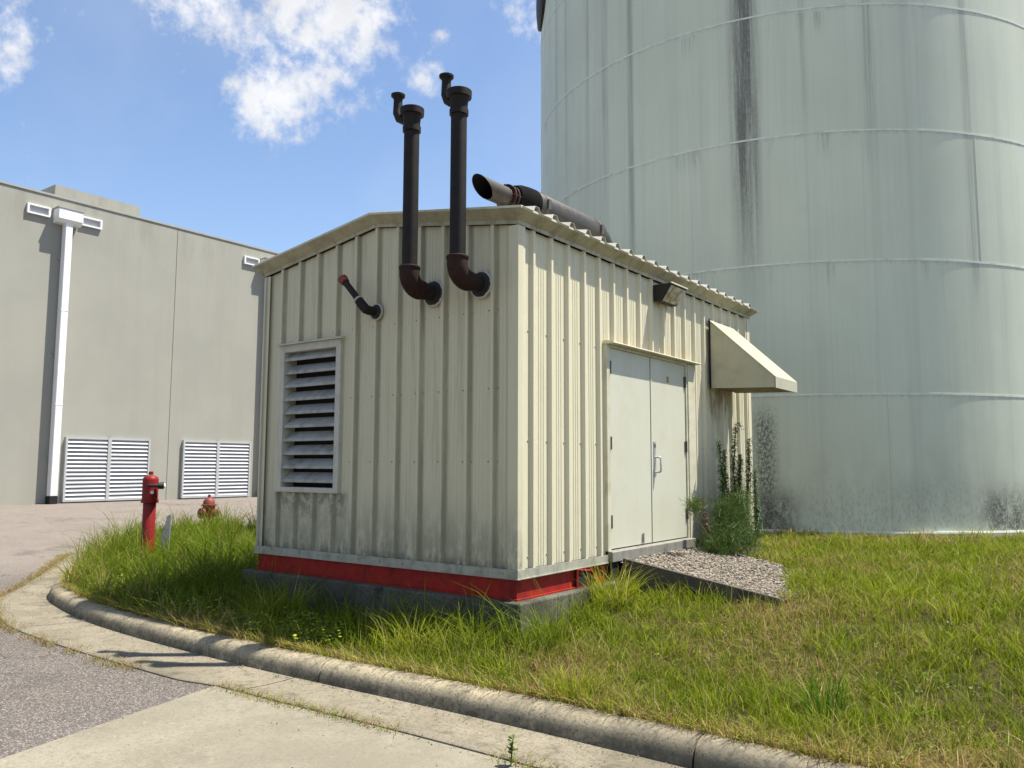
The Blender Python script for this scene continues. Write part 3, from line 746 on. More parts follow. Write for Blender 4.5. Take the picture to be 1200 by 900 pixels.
# wall light under the eave
y0, y1 = 2.735, 3.165
hb = MB().prism([(-.026, 2.865), (-.026, 3.04), (.225, 3.045), (.225, 3.03), (.10, 2.842), (.02, 2.842)], 1, y0, y1)
wlamp = hb.build('wall_light', M_bronze, shed, bevel=.004)
nx, nz = .188, -.125; ln = math.hypot(nx, nz)
def FP(u, v, o=.004):                                                  # point on the slanting front, u along y, v down
    return (.225-.125*v+nx/ln*o, y0+u*(y1-y0), 3.03-.188*v+nz/ln*o)
m2 = MB().quad(FP(.03, .06), FP(.97, .06), FP(.97, .97), FP(.03, .97)); m2.quad(FP(.22, .2, .008), FP(.93, .2, .008), FP(.93, .92, .008), FP(.22, .92, .008))
m2.quad(FP(.22, .2), FP(.93, .2), FP(.93, .2, .008), FP(.22, .2, .008)); m2.quad(FP(.22, .92), FP(.22, .2), FP(.22, .2, .008), FP(.22, .92, .008))
m2.build('lens', M_lens, wlamp)
MB().box(.222, .236, y0-.012, y1+.012, 3.036, 3.052).build('visor', M_trim, wlamp)

# rain hood over the vent
y0, y1 = 4.366, 5.245; th = .012
hd = MB()
side = [(0.0, 1.945), (.868, 1.915), (.868, 2.047), (.008, 2.862), (0.0, 2.862)]
hd.prism(side, 1, y0, y0+th); hd.prism(side, 1, y1-th, y1)
hd.quad((.004, y0-.006, 2.866), (.874, y0-.006, 2.050), (.874, y1+.006, 2.050), (.004, y1+.006, 2.866))
hd.quad((.004, y0-.006, 2.862), (.874, y0-.006, 2.046), (.874, y1+.006, 2.046), (.004, y1+.006, 2.862))
hd.box(.862, .875, y0, y1, 1.908, 2.049)
hood = hd.build('rain_hood', M_hood, shed)
MB().quad((.0, y0+th, 1.957), (.862, y0+th, 1.925), (.862, y1-th, 1.925), (.0, y1-th, 1.957)).build('insect_screen', M_hoodin, hood)
MB().box(.0, .02, y0-.012, y0-.002, 1.94, 2.87).build('wall_flange', M_dark, hood)

# vent pipes on the gable
def elbow(c0, r, a0, a1, n=8):
    """points on an arc in the y-z plane, from outward (-y) to upward"""
    return [(c0[0], c0[1]-r*math.sin(q), c0[2]+r-r*math.cos(q)) for q in np.linspace(a0, a1, n)]
def vent_pipe(x, zf, ztop, bx):
    yv = -.345; R = .074
    p = MB().tube([(x, yv, zf+.20), (x, yv, ztop-.25)], R, 28).build('vent_pipe', M_black, shed, True)
    m2 = MB().tube([(x, .0, zf), (x, -.22, zf)], .083, 28)
    m2.build('wall_stub', M_black, p, True)
    m2 = MB().tube([(x, -.16, zf)]+elbow((x, yv+.135, zf), .135, 0, math.pi/2, 9)+[(x, yv, zf+.17)], [.090]+[.096]*10, 28)
    m2.build('elbow', M_rust, p, True)
    MB().lathe((x, yv, zf+.165), (0, 0, 1), [(0, .097), (.006, .102), (.03, .102), (.036, .095)], 28).build('elbow_collar', M_rust, p, True)
    fl = MB().lathe((x, .0, zf), (0, -1, 0), [(0, .118), (.012, .118), (.016, .114), (.02, .102), (.05, .098), (.052, .08)], 32).build('wall_flange', M_bronze, p, True)
    b = MB(); rr = random.Random(int(x*100))
    ring = [(x+.124*math.cos(q)*rr.uniform(.96, 1.05), -.006, zf+.124*math.sin(q)*rr.uniform(.96, 1.05)) for q in np.linspace(0, 2*math.pi, 40)]
    ring[-1] = ring[0]; b.tube(ring, .011, 6); b.build('sealant_bead', M_caulk, fl, True)
    # head: reducer, cap, and a small branch with a flared top
    hd = MB().lathe((x, yv, ztop-.27), (0, 0, 1), [(0, R), (.0, .088), (.05, .088), (.055, .079), (.13, .084), (.165, .095), (.166, .116), (.225, .118), (.23, .112), (.235, .06)], 28)
    hd = hd.build('vent_head', M_black, p, True)
    bb = bx-x
    m2 = MB().tube([(x-.02, yv, ztop-.17), (x+bb*.55, yv, ztop-.125), (x+bb*.85, yv, ztop-.09), (bx, yv, ztop-.03), (bx, yv, ztop+.02), (bx, yv, ztop+.10)], [.046, .046, .049, .049, .046, .043], 18)
    m2.lathe((bx, yv, ztop+.10), (0, 0, 1), [(0, .043), (.02, .05), (.035, .068), (.055, .070), (.06, .055)], 20)
    m2.build('branch_nozzle', M_black, hd, True)
    return p
vent_pipe(-1.018, 2.587, 4.375, -1.208)
vent_pipe(-.428, 2.598, 4.39, -.585)
# short crooked pipe
x, zf = -1.80, 2.488
p = MB().tube([(-1.90, -.165, 2.605), (-2.12, -.165, 2.83)], .034, 16).build('crooked_pipe', M_black, shed, True)
MB().tube([(x, 0, zf), (x, -.10, zf), (x-.01, -.145, zf+.01), (x-.045, -.165, zf+.055), (x-.105, -.165, zf+.122)], [.046, .048, .05, .05, .045], 18).build('elbow', M_black, p, True)
d = Vector((-.22, 0, .225)).normalized()
MB().lathe(Vector((-1.90, -.165, 2.605))-d*.02, d, [(0, .046), (.004, .05), (.02, .05), (.024, .04)], 18).build('elbow_collar', M_galv, p, True)
MB().lathe(Vector((-2.12, -.165, 2.83))-d*.03, d, [(0, .036), (.004, .047), (.035, .047), (.04, .052), (.07, .052), (.075, .03)], 18).build('pipe_cap', painted('rust_red_cap', (.20, .045, .03), (.09, .03, .02), .6, .6, 20, False), p, True)
fl = MB().lathe((x, 0, zf), (0, -1, 0), [(0, .076), (.012, .076), (.016, .068), (.04, .060), (.042, .045)], 28).build('wall_flange', M_bronze, p, True)
b = MB(); ring = [(x+.080*math.cos(q)*rnd.uniform(.95, 1.07), -.006, zf+.080*math.sin(q)*rnd.uniform(.96, 1.06)) for q in np.linspace(0, 2*math.pi, 30)]
ring[-1] = ring[0]; b.tube(ring, .009, 6); b.build('sealant_bead', M_caulk, fl, True)

# engine exhaust lying on the roof
ex = -.50; ez = 3.605
body = MB().lathe((ex, .72, ez), (0, 1, 0), [(0, .11), (.01, .155), (.03, .166), (.12, .168), (.13, .172), (1.45, .172), (1.53, .155), (1.56, .11)], 36)
mu = body.build('exhaust_muffler', M_muff, shed, True)
for yy_ in (.98, 2.08):
    b = MB(); b.lathe((ex, yy_, ez), (0, 1, 0), [(0, .176), (.035, .176)], 36); b.box(ex-.02, ex+.02, yy_, yy_+.035, ez-.28, ez-.16); b.box(ex+.15, ex+.19, yy_-.005, yy_+.04, ez-.04, ez+.06)
    b.build('clamp_band', M_hinge, mu, True)
MB().lathe((ex, .725, ez), (0, 1, 0), [(-.14, .10), (-.135, .13), (-.05, .158), (.05, .170), (.16, .1745)], 36).build('end_cone', M_soot, mu, True)
# tail pipe with a mitred mouth
tp = MB(); n = 32; r = .098; rr = []
for k in range(n):
    q = 2*math.pi*k/n; cx_, cz_ = r*math.cos(q), r*math.sin(q)
    rr.append((cx_, cz_))
mitre = lambda cz_: .10 - (cz_/r)*.105
tp.grid([[(ex+a, .62, ez-.02+b) for a, b in rr+rr[:1]], [(ex+a, mitre(b)+.02, ez-.02+b) for a, b in rr+rr[:1]], [(ex+a, mitre(b), ez-.02+b) for a, b in rr+rr[:1]],
         [(ex+a*.95, mitre(b), ez-.02+b*.95) for a, b in rr+rr[:1]]])
tpo = tp.build('tail_pipe', M_tail, mu, True)
MB().grid([[(ex+a*.95, mitre(b)+.001, ez-.02+b*.95) for a, b in rr+rr[:1]], [(ex+a*.95, .5, ez-.02+b*.95) for a, b in rr+rr[:1]], [(ex, .5, ez-.02) for a in range(n+1)]]).build('pipe_bore', M_soot, tpo, True)
b = MB().lathe((ex, .47, ez-.015), (0, 1, 0), [(0, .10), (.005, .128), (.03, .128), (.035, .10)], 32); b.lathe((ex, .53, ez-.015), (0, 1, 0), [(0, .10), (.005, .128), (.03, .128), (.035, .10)], 32)
for k in range(8):
    q = 2*math.pi*k/8; b.tube([(ex+.115*math.cos(q), .455, ez-.015+.115*math.sin(q)), (ex+.115*math.cos(q), .585, ez-.015+.115*math.sin(q))], .010, 8)
b.build('bolted_flange', M_rust, mu, True)
MB().tube([(ex, 2.25, ez), (ex, 2.36, ez-.01), (ex, 2.44, ez-.07), (ex, 2.48, ez-.2), (ex, 2.48, ez-.4)], [.12, .118, .11, .11, .11], 28).build('roof_elbow', M_muff, mu, True)

# ------------------------------------------------------------------ gravel ramp at the door
ramp = empty('gravel_ramp', (.9, 2.7, -.35), 'short pale gravel ramp edged with dark timber boards below the double door', 'ramp')
def board(p0, p1, z0a, z0b, drop, th, name='edging_board'):
    p0 = Vector(p0); p1 = Vector(p1); d = (p1-p0).normalized(); nn = Vector((-d.y, d.x))*th/2
    m2 = MB(); i = 0
    m2.v = [(*(p0-nn), z0a-drop), (*(p1-nn), z0b-drop), (*(p1+nn), z0b-drop), (*(p0+nn), z0a-drop), (*(p0-nn), z0a), (*(p1-nn), z0b), (*(p1+nn), z0b), (*(p0+nn), z0a)]
    m2.f = [(3,2,1,0),(4,5,6,7),(0,1,5,4),(1,2,6,5),(2,3,7,6),(3,0,4,7)]
    return m2.build(name, M_board, ramp, bevel=.006)
board((.105, 1.74), (1.72, 1.72), -.035, -.285, .45, .045)
board((.105, 3.80), (1.0, 3.68), -.045, -.21, .40, .045)
def rampz(x): return -.07-.235*(np.clip(x, 0, 2)-.1)/1.6
m2 = MB().grid([[(X, Y, float(rampz(X))-.02) for Y in np.linspace(1.765, 3.77, 12) for X in [.04+(1.70-.45*max(0, Y-2.3)-.04)*u_]] for u_ in np.linspace(0, 1, 12)])
m2.build('gravel_bed', painted('gravel_fines', (.20, .185, .16), (.11, .10, .085), .95, .7, 40, False), ramp)
V = []; Fc = []; Cc = []
ico = np.array([(0,0,1),(.89,0,.45),(.28,.85,.45),(-.72,.53,.45),(-.72,-.53,.45),(.28,-.85,.45),(.72,.53,-.45),(-.28,.85,-.45),(-.89,0,-.45),(-.28,-.85,-.45),(.72,-.53,-.45),(0,0,-1)])
icf = [(0,1,2),(0,2,3),(0,3,4),(0,4,5),(0,5,1),(1,6,2),(2,7,3),(3,8,4),(4,9,5),(5,10,1),(6,7,2),(7,8,3),(8,9,4),(9,10,5),(10,6,1),(11,7,6),(11,8,7),(11,9,8),(11,10,9),(11,6,10)]
for k in range(6500):
    X = rng.uniform(.05, 1.92); Y = rng.uniform(1.77, 3.77 if X < 1.2 else 3.60)
    if X > 1.70-.45*max(0, Y-2.3)+rng.normal(0, .05): continue
    if Y > 3.1 + .5*rng.random() and rng.random() < .6 and X < .7: continue
    r = rng.uniform(.008, .019); v = ico*(1+rng.uniform(-.28, .28, (12, 1)))*np.array([1, rng.uniform(.7, 1), rng.uniform(.5, .8)])*r
    q = rng.uniform(0, 6.28); v = np.stack([v[:, 0]*math.cos(q)-v[:, 1]*math.sin(q), v[:, 0]*math.sin(q)+v[:, 1]*math.cos(q), v[:, 2]], 1)
    i = len(V); V += [tuple(a) for a in v+np.array([X, Y, float(rampz(X))-.012+rng.uniform(0, .012)])]
    Fc += [(i+a, i+b, i+c) for a, b, c in icf]
    g = rng.uniform(.09, .30); tint = rng.uniform(0, .04); Cc += [(g+tint, g*.96, g*.84-tint*.6, 1)]*12
m2 = MB(); m2.v = V; m2.f = Fc; g = m2.build('gravel_stones', M_stone, ramp, colors=Cc); g['kind'] = 'stuff'

# ------------------------------------------------------------------ red indicator post, stake and hydrant
def ground(x, y): return float(lawn_z(np.array([x]), np.array([y]))[0])
px_, py_ = -7.55, .95; gz = ground(px_, py_)
PT = gz+1.40
po = empty('indicator_post', (px_, py_, gz), 'bright red valve indicator post with a black side handle, left of the shed', 'valve post')
MB().lathe((px_, py_, gz-.1), (0, 0, 1), [(0, .098), (1.05, .092), (1.06, .085)], 32).build('barrel', M_redpost, po, True)
hd = MB().lathe((px_, py_, PT-.45), (0, 0, 1), [(0, .09), (0, .126), (.05, .126), (.055, .114), (.34, .114), (.375, .108), (.40, .085), (.412, .05), (.415, .02)], 32).build('head', M_redpost, po, True)
MB().lathe((px_, py_, PT-.03), (0, 0, 1), [(0, .035), (.05, .032), (.055, .01)], 6).build('operating_nut', M_redpost, hd)
rv = Vector((Rt.x, Rt.y, 0)).normalized(); tocam = Vector((CAM.x-px_, CAM.y-py_, 0)).normalized()
hp = Vector((px_, py_, PT-.19))
MB().tube([hp+tocam*.115-rv*.03, hp+tocam*.15+rv*.02, hp+tocam*.10+rv*.13], [.022, .024, .03], 12).tube([hp+rv*.115+tocam*.09, hp+rv*.20+tocam*.05], [.05, .053], 16).build('side_handle', M_bronze, hd, True)
MB().lathe(hp+rv*.201+tocam*.05, rv, [(0, .032), (.018, .032), (.022, .025)], 16).build('handle_end', M_white, hd, True)
MB().box(-.5, .5, -.5, .5, -.5, .5)
wv = hp+tocam*.112+Vector((0, 0, -.10)); 
MB().lathe(wv+rv*.03, tocam, [(0, .026), (.012, .026), (.015, .018)], 12).build('sight_window', M_white, hd, True)
_o = Vector((Rt.x, Rt.y)).normalized()*.17; sx_, sy_ = px_+_o.x-.06, py_+_o.y+.05; gz2 = ground(sx_, sy_)
stk_ = empty('marker_stake', (sx_, sy_, gz2), 'thin grey weathered marker stake leaning in the grass behind the red post', 'stake')
m2 = MB().prism([(0, 0), (.13, 0), (.155, .82), (.10, .80), (.02, .46)], 1, -.012, .012)
q = math.atan2(rv.y, rv.x); cs, sn = math.cos(q), math.sin(q)
m2.v = [(sx_+cs*a-sn*b, sy_+sn*a+cs*b, gz2-.05+c) for a, b, c in m2.v]
m2.build('blade', M_galv, stk_)
hx_, hy_ = -11.15, 4.36; gz3 = ground(hx_, hy_)-.09
hy = empty('fire_hydrant', (hx_, hy_, gz3), 'faded red fire hydrant half hidden in tall grass near the far road', 'hydrant')
b0 = gz3
MB().lathe((hx_, hy_, b0-.05), (0, 0, 1), [(0, .13), (.08, .13), (.09, .11), (.42, .105), (.50, .12), (.56, .125), (.62, .125)], 28).build('barrel', M_redold, hy, True)
bn = MB().lathe((hx_, hy_, b0+.57), (0, 0, 1), [(0, .15), (.03, .15), (.035, .125), (.10, .115), (.155, .075), (.175, .03)], 28).build('bonnet', M_redold, hy, True)
MB().lathe((hx_, hy_, b0+.745), (0, 0, 1), [(0, .035), (.06, .03)], 5).build('operating_nut', M_redold, bn)
tc_ = Vector((CAM.x-hx_, CAM.y-hy_, 0)).normalized(); f1 = (tc_-rv*.9).normalized()
MB().lathe(Vector((hx_, hy_, b0+.42)), f1, [(0, .075), (.15, .075), (.155, .11), (.20, .11), (.21, .07), (.25, .03)], 20).build('pumper_nozzle', painted('hydrant_cap_dark', (.13, .02, .018), (.05, .015, .012), .55, .6, 9, False), hy, True)
for sg in (1,):
    d = (rv*sg+tc_*.1).normalized(); MB().lathe(Vector((hx_, hy_, b0+.42)), d, [(0, .055), (.14, .055), (.145, .08), (.19, .08), (.2, .05)], 18).build('hose_nozzle', M_redold, hy, True)

# ------------------------------------------------------------------ grass
def blades(X, Y, Z, Hh, Wd, colr, lean=None, leanamt=None, name='grass', parent=None, mat=None, tipmix=.25):
    n = len(X); yawr = rng.uniform(0, 2*np.pi, n); la = rng.uniform(.1, .75, n)**1.0 if leanamt is None else leanamt
    ld = rng.uniform(0, 2*np.pi, n) if lean is None else lean
    ts = np.array([0, .38, .74, 1.0]); ws = np.array([1, .85, .55, 0])
    verts = np.zeros((n, 7, 3), np.float32)
    sxv = np.cos(yawr)*Wd*.5; syv = np.sin(yawr)*Wd*.5
    k = 0
    for i, (tt, ww) in enumerate(zip(ts, ws)):
        off = la*Hh*tt**2; hz = Hh*np.maximum(tt-.28*la*tt**2.2, .12*tt)
        cx_ = X+np.cos(ld)*off; cy_ = Y+np.sin(ld)*off; cz_ = Z-.01+hz
        if ww > 0:
            verts[:, k] = np.stack([cx_-sxv*ww, cy_-syv*ww, cz_], 1); verts[:, k+1] = np.stack([cx_+sxv*ww, cy_+syv*ww, cz_], 1); k += 2
        else: verts[:, k] = np.stack([cx_, cy_, cz_], 1)
    me = bpy.data.meshes.new(name)
    me.vertices.add(n*7); me.vertices.foreach_set('co', verts.ravel())
    b7 = (np.arange(n)*7)[:, None]
    li = np.concatenate([b7+np.array([[0, 1, 3, 2]]), b7+np.array([[2, 3, 5, 4]]), b7+np.array([[4, 5, 6]])], 1).astype(np.int32)
    me.loops.add(n*11); me.loops.foreach_set('vertex_index', li.ravel())
    ls = (np.arange(n)*11)[:, None]+np.array([[0, 4, 8]]); me.polygons.add(n*3)
    me.polygons.foreach_set('loop_start', ls.astype(np.int32).ravel())
    me.update(calc_edges=True)
    at = me.attributes.new('col', 'FLOAT_COLOR', 'POINT')
    cc_ = np.ones((n, 7, 4), np.float32); cc_[:, :, :3] = colr[:, None, :]
    at.data.foreach_set('color', cc_.ravel())
    me.materials.append(mat or M_grass)
    o = bpy.data.objects.new(name, me); COL.objects.link(o)
    if parent is not None:
        o.parent = parent; o.matrix_parent_inverse = Matrix.Translation(-parent.location)
    return o
GREEN = np.array([.15, .205, .010]); LIME = np.array([.27, .31, .018]); DEEP = np.array([.065, .13, .008]); STRAW = np.array([.40, .33, .13]); RUST = np.array([.24, .14, .06])
def mixc(a, b, f): return a*(1-f)[:, None]+b*f[:, None]
def allowed(X, Y, D):
    ok = D > .17
    ok &= ~((X > -W-.14) & (X < .12) & (Y > -.12) & (Y < L+.12))
    ok &= ~((X > .1) & (X < 1.62-.45*np.maximum(0, Y-2.3)) & (Y > 1.71) & (Y < 3.82))
    ok &= (X-TX)**2+(Y-TY)**2 > (TR+.11)**2
    return ok
def cover(n, rmin, rmax, logp):
    r = np.where(rng.random(n) < logp, np.exp(rng.uniform(np.log(rmin), np.log(rmax), n)), rng.uniform(rmin, 16, n))
    az = math.atan2(Fw.y, Fw.x)+rng.uniform(-.80, .80, n); X = CAM.x+r*np.cos(az); Y = CAM.y+r*np.sin(az)
    k = (X > -15) & (X < 16) & (Y > -2) & (Y < 17); return X[k], Y[k], r[k]
def fields(X, Y):
    left = np.clip((-X-2.6)/2.0, 0, 1)                                  # taller, lusher grass on the left tip
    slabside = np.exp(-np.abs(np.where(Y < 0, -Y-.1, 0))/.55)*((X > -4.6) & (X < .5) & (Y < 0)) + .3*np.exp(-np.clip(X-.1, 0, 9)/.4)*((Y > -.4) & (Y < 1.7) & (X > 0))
    return left, np.clip(slabside, 0, 1), fbm(X, Y, .8), fbm(X+11, Y-4, 1.1), fbm(X+5, Y+3, 2.6)
def shade_of(n, left, slabside, patch, dryp, D, extra_dry=0.):
    c = mixc(np.tile(GREEN, (n, 1)), np.tile(LIME, (n, 1)), np.clip(rng.normal(.45, .33, n)+.8*(patch-.5), 0, 1))
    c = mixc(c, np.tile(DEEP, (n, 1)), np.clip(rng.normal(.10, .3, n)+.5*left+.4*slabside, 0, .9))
    pd = np.clip(.09+2.2*(dryp-.47)-.55*left+extra_dry, .04, .7)+np.where(D < .5, .22, 0); dry = rng.random(n) < pd
    c = np.where(dry[:, None], mixc(np.tile(STRAW, (n, 1)), np.tile(RUST, (n, 1)), rng.random(n)**1.3), c)
    return c*rng.uniform(.6, 1.35, n)[:, None], dry
BX_, BY_, BZ_, BH_, BW_, BC_, BL_, BA_ = [], [], [], [], [], [], [], []
def push(X, Y, D, Hh, Wd, c, ld, la):
    ok = allowed(X, Y, D); 
    for L_, q in zip((BX_, BY_, BZ_, BH_, BW_, BC_, BL_, BA_), (X, Y, lawn_z(X, Y, D), Hh, Wd, c, ld, la)): L_.append(q[ok])
# turf: short, fine blades everywhere
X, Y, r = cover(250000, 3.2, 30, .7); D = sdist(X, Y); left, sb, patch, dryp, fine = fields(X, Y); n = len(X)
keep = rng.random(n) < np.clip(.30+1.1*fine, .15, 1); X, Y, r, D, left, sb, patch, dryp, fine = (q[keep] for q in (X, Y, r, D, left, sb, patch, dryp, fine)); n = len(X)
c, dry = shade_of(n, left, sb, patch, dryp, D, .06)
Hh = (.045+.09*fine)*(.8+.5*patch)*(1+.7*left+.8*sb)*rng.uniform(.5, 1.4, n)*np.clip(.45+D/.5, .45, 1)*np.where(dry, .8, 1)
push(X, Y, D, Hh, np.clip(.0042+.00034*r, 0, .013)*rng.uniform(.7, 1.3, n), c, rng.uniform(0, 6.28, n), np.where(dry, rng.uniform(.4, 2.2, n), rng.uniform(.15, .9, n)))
# clumps: blades that fan out from one crown
X, Y, r = cover(15500, 3.2, 26, .6); D = sdist(X, Y); left, sb, patch, dryp, fine = fields(X, Y); n = len(X)
keep = rng.random(n) < np.clip(.15+1.4*(patch-.25)+.5*left+.5*sb, .1, 1); X, Y, r, D, left, sb, patch, dryp = (q[keep] for q in (X, Y, r, D, left, sb, patch, dryp)); n = len(X)
per = rng.integers(8, 26, n); cs_ = rng.uniform(.5, 1.5, n)**1.2; col0, dry0 = shade_of(n, left, sb, patch, dryp, D)
ii = np.repeat(np.arange(n), per); m_ = len(ii); q = rng.uniform(0, 6.28, m_); rad = rng.random(m_)**.7*.055*cs_[ii]
hx2 = (.10+.085*patch)*(1+1.5*left+2.1*sb)*cs_*np.clip(.4+D/.45, .4, 1)*np.where((X < -7.3) & (D < 3), 1.3, 1)
cb, dryb = shade_of(m_, left[ii], sb[ii], patch[ii], dryp[ii], D[ii]); cb = .55*cb+.45*col0[ii]*rng.uniform(.75, 1.25, m_)[:, None]
push(X[ii]+rad*np.cos(q), Y[ii]+rad*np.sin(q), D[ii], hx2[ii]*rng.uniform(.45, 1.2, m_), np.clip(.0048+.00036*r[ii], 0, .014)*rng.uniform(.7, 1.35, m_), cb, q+rng.normal(0, .5, m_), rng.uniform(.15, 1.25, m_))
# thatch: dead blades lying across the turf
X, Y, r = cover(110000, 3.2, 22, .7); D = sdist(X, Y); left, sb, patch, dryp, fine = fields(X, Y); n = len(X)
keep = rng.random(n) < np.clip(2.2*(dryp-.34)+np.where(D < .5, .4, 0)-.4*left, .04, 1); X, Y, r, D = (q[keep] for q in (X, Y, r, D)); n = len(X)
c = mixc(np.tile(STRAW*.95, (n, 1)), np.tile(RUST, (n, 1)), rng.random(n))*rng.uniform(.6, 1.3, n)[:, None]
push(X, Y, D, rng.uniform(.05, .13, n), np.clip(.0035+.0003*r, 0, .01), c, rng.uniform(0, 6.28, n), rng.uniform(1.6, 2.9, n))
# thin seed stalks standing above the rest
X, Y, r = cover(7500, 3.4, 18, .7); D = sdist(X, Y); n = len(X); left, sb, patch, dryp, fine = fields(X, Y)
push(X, Y, D, rng.uniform(.16, .42, n)*(1+.5*left), np.clip(.0026+.0002*r, 0, .007), mixc(np.tile(STRAW, (n, 1)), np.tile(LIME, (n, 1)), rng.random(n))*rng.uniform(.7, 1.2, n)[:, None], rng.uniform(0, 6.28, n), rng.uniform(.1, .8, n))
cat = [np.concatenate(q) for q in (BX_, BY_, BZ_, BH_, BW_, BC_, BL_, BA_)]
g = blades(*cat[:6], lean=cat[6], leanamt=cat[7]); g['kind'] = 'stuff'
print('grass blades', len(cat[0]))
# clover and broad leaf ground cover near the left kerb and slab
def leaves(cx_, cy_, cz_, n, sp, hgt, size, cols, mb, C):
    for k in range(n):
        q = rng.uniform(0, 6.28); rr_ = sp*math.sqrt(rng.random()); X_ = cx_+rr_*math.cos(q); Y_ = cy_+rr_*math.sin(q); Z_ = cz_+hgt*rng.random()
        s_ = size*rng.uniform(.6, 1.3); a = rng.uniform(0, 6.28); tl = rng.uniform(-.3, .5)
        u = Vector((math.cos(a), math.sin(a), tl)).normalized()*s_; v_ = Vector((-math.sin(a), math.cos(a), rng.uniform(-.4, .4)))*s_*.42
        p0 = Vector((X_, Y_, Z_)); mb.quad(p0, p0+u*.5+v_, p0+u, p0+u*.5-v_)
        cl_ = cols[int(rng.integers(len(cols)))]*rng.uniform(.7, 1.3); C += [(*cl_, 1)]*4
mb = MB(); C = []
for k in range(150):
    t_ = rng.uniform(.0, 1); j = int(np.interp(t_, [0, 1], [95, 185])); dd = rng.uniform(.25, .9)
    p0 = KL[j]+KN[j]*dd
    if not allowed(np.array([p0[0]]), np.array([p0[1]]), np.array([dd]))[0]: continue
    leaves(p0[0], p0[1], ground(*p0)+.02, 26, .13, .14, .035, [GREEN*1.1, LIME, DEEP*1.3], mb, C)
for k in range(230):
    r_ = rng.uniform(4, 13); a_ = math.atan2(Fw.y, Fw.x)+rng.uniform(-.75, .25); x_, y_ = CAM.x+r_*math.cos(a_), CAM.y+r_*math.sin(a_)
    dd = sdist(np.array([x_]), np.array([y_]))
    if dd[0] < .25 or not allowed(np.array([x_]), np.array([y_]), dd)[0]: continue
    leaves(x_, y_, ground(x_, y_)+.02, int(rng.integers(8, 30)), rng.uniform(.05, .18), .05, rng.uniform(.014, .026), [GREEN*.8, DEEP*1.1, DEEP*1.3], mb, C)
o = mb.build('ground_cover', M_leaf, None, colors=C); o['kind'] = 'stuff'
# dry weeds along the joints of gutter and asphalt
def strip(ptsn, n, wdt, hmin, hmax, cols, name, thr=.47):
    P = np.array(ptsn); seglen = np.hypot(*np.diff(P, axis=0).T); cum = np.concatenate([[0], np.cumsum(seglen)])
    u = rng.uniform(0, cum[-1], n); cl_ = fbm(u*1.0, u*0+3.3, 1.9); u = u[cl_ > thr]
    X = np.interp(u, cum, P[:, 0])+rng.normal(0, wdt, len(u)); Y = np.interp(u, cum, P[:, 1])+rng.normal(0, wdt, len(u))
    cols = np.array(cols); ci_ = rng.integers(0, len(cols), len(u)); c_ = cols[ci_]*rng.uniform(.7, 1.3, (len(u), 1))
    o = blades(X, Y, road_zk(X)+.004, rng.uniform(hmin, hmax, len(u)), rng.uniform(.003, .006, len(u)), c_, leanamt=rng.uniform(.5, 1.6, len(u)), name=name); o['kind'] = 'stuff'
outer = [tuple(KL[j]-KN[j]*(gut_w(KL[j][0])+.03)) for j in range(len(KL)) if -11 < KL[j][0] < -1.6]
strip(outer, 15000, .065, .02, .10, [STRAW, STRAW*.8, RUST*1.6, RUST, RUST*.7, GREEN], 'dry_weeds', .37)
joint = [tuple(KL[j]-KN[j]*(gut_w(KL[j][0])+.0)) for j in range(len(KL)) if -1.6 < KL[j][0] < 3.2]
strip(joint, 2600, .045, .02, .08, [STRAW, STRAW*.8, RUST*1.3, GREEN, GREEN*1.2], 'joint_weeds')
innerk = [tuple(KL[j]+KN[j]*.215) for j in range(len(KL)) if -8 < KL[j][0] < 4]
P_ = np.array(innerk); n_ = 5000; u = rng.uniform(0, len(P_)-1, n_); X = np.interp(u, np.arange(len(P_)), P_[:, 0])+rng.normal(0, .03, n_); Y = np.interp(u, np.arange(len(P_)), P_[:, 1])+rng.normal(0, .03, n_)
Dd = sdist(X, Y); cc2 = np.array([STRAW, STRAW*1.2, RUST, GREEN, LIME])[rng.integers(0, 5, n_)]*rng.uniform(.7, 1.3, (n_, 1))
kn = np.interp(u, np.arange(len(P_)), np.arange(len(P_)))
o = blades(X, Y, np.full(n_, -.606)*1.0+np.maximum(road_zk(X)-ROADZ, 0), rng.uniform(.05, .16, n_), rng.uniform(.004, .007, n_), cc2, lean=rng.uniform(-2.6, -.6, n_), leanamt=rng.uniform(.3, 1.3, n_), name='kerb_edge_grass'); o['kind'] = 'stuff'

V = []; Fc = []; Cc = []
for k in range(2600):
    j = int(rng.integers(60, len(KL)-30)); p0 = KL[j]
    if not (-9 < p0[0] < 4): continue
    gw = gut_w(p0[0]); off = (gw+rng.normal(.0, .05)) if rng.random() < .6 else abs(rng.normal(0, .07))+.02
    if rng.random() < .12: off = rng.uniform(.02, 1.4)
    X_, Y_ = p0-KN[j]*off+KT[j]*rng.uniform(-.3, .3); r = rng.uniform(.002, .006)*(1.8 if rng.random() < .04 else 1)
    v = ico*(1+rng.uniform(-.3, .3, (12, 1)))*np.array([1, .8, .6])*r; i_ = len(V); V += [tuple(a) for a in v+np.array([X_, Y_, float(road_zk(X_))+.008*(off < gw)+r*.4])]
    Fc += [(i_+a, i_+b, i_+c_) for a, b, c_ in icf]; g_ = rng.uniform(.05, .26); Cc += [(g_*1.05, g_*.92, g_*.72, 1)]*12
m2 = MB(); m2.v = V; m2.f = Fc; m2.build('gutter_grit', M_stone, None, colors=Cc)['kind'] = 'stuff'
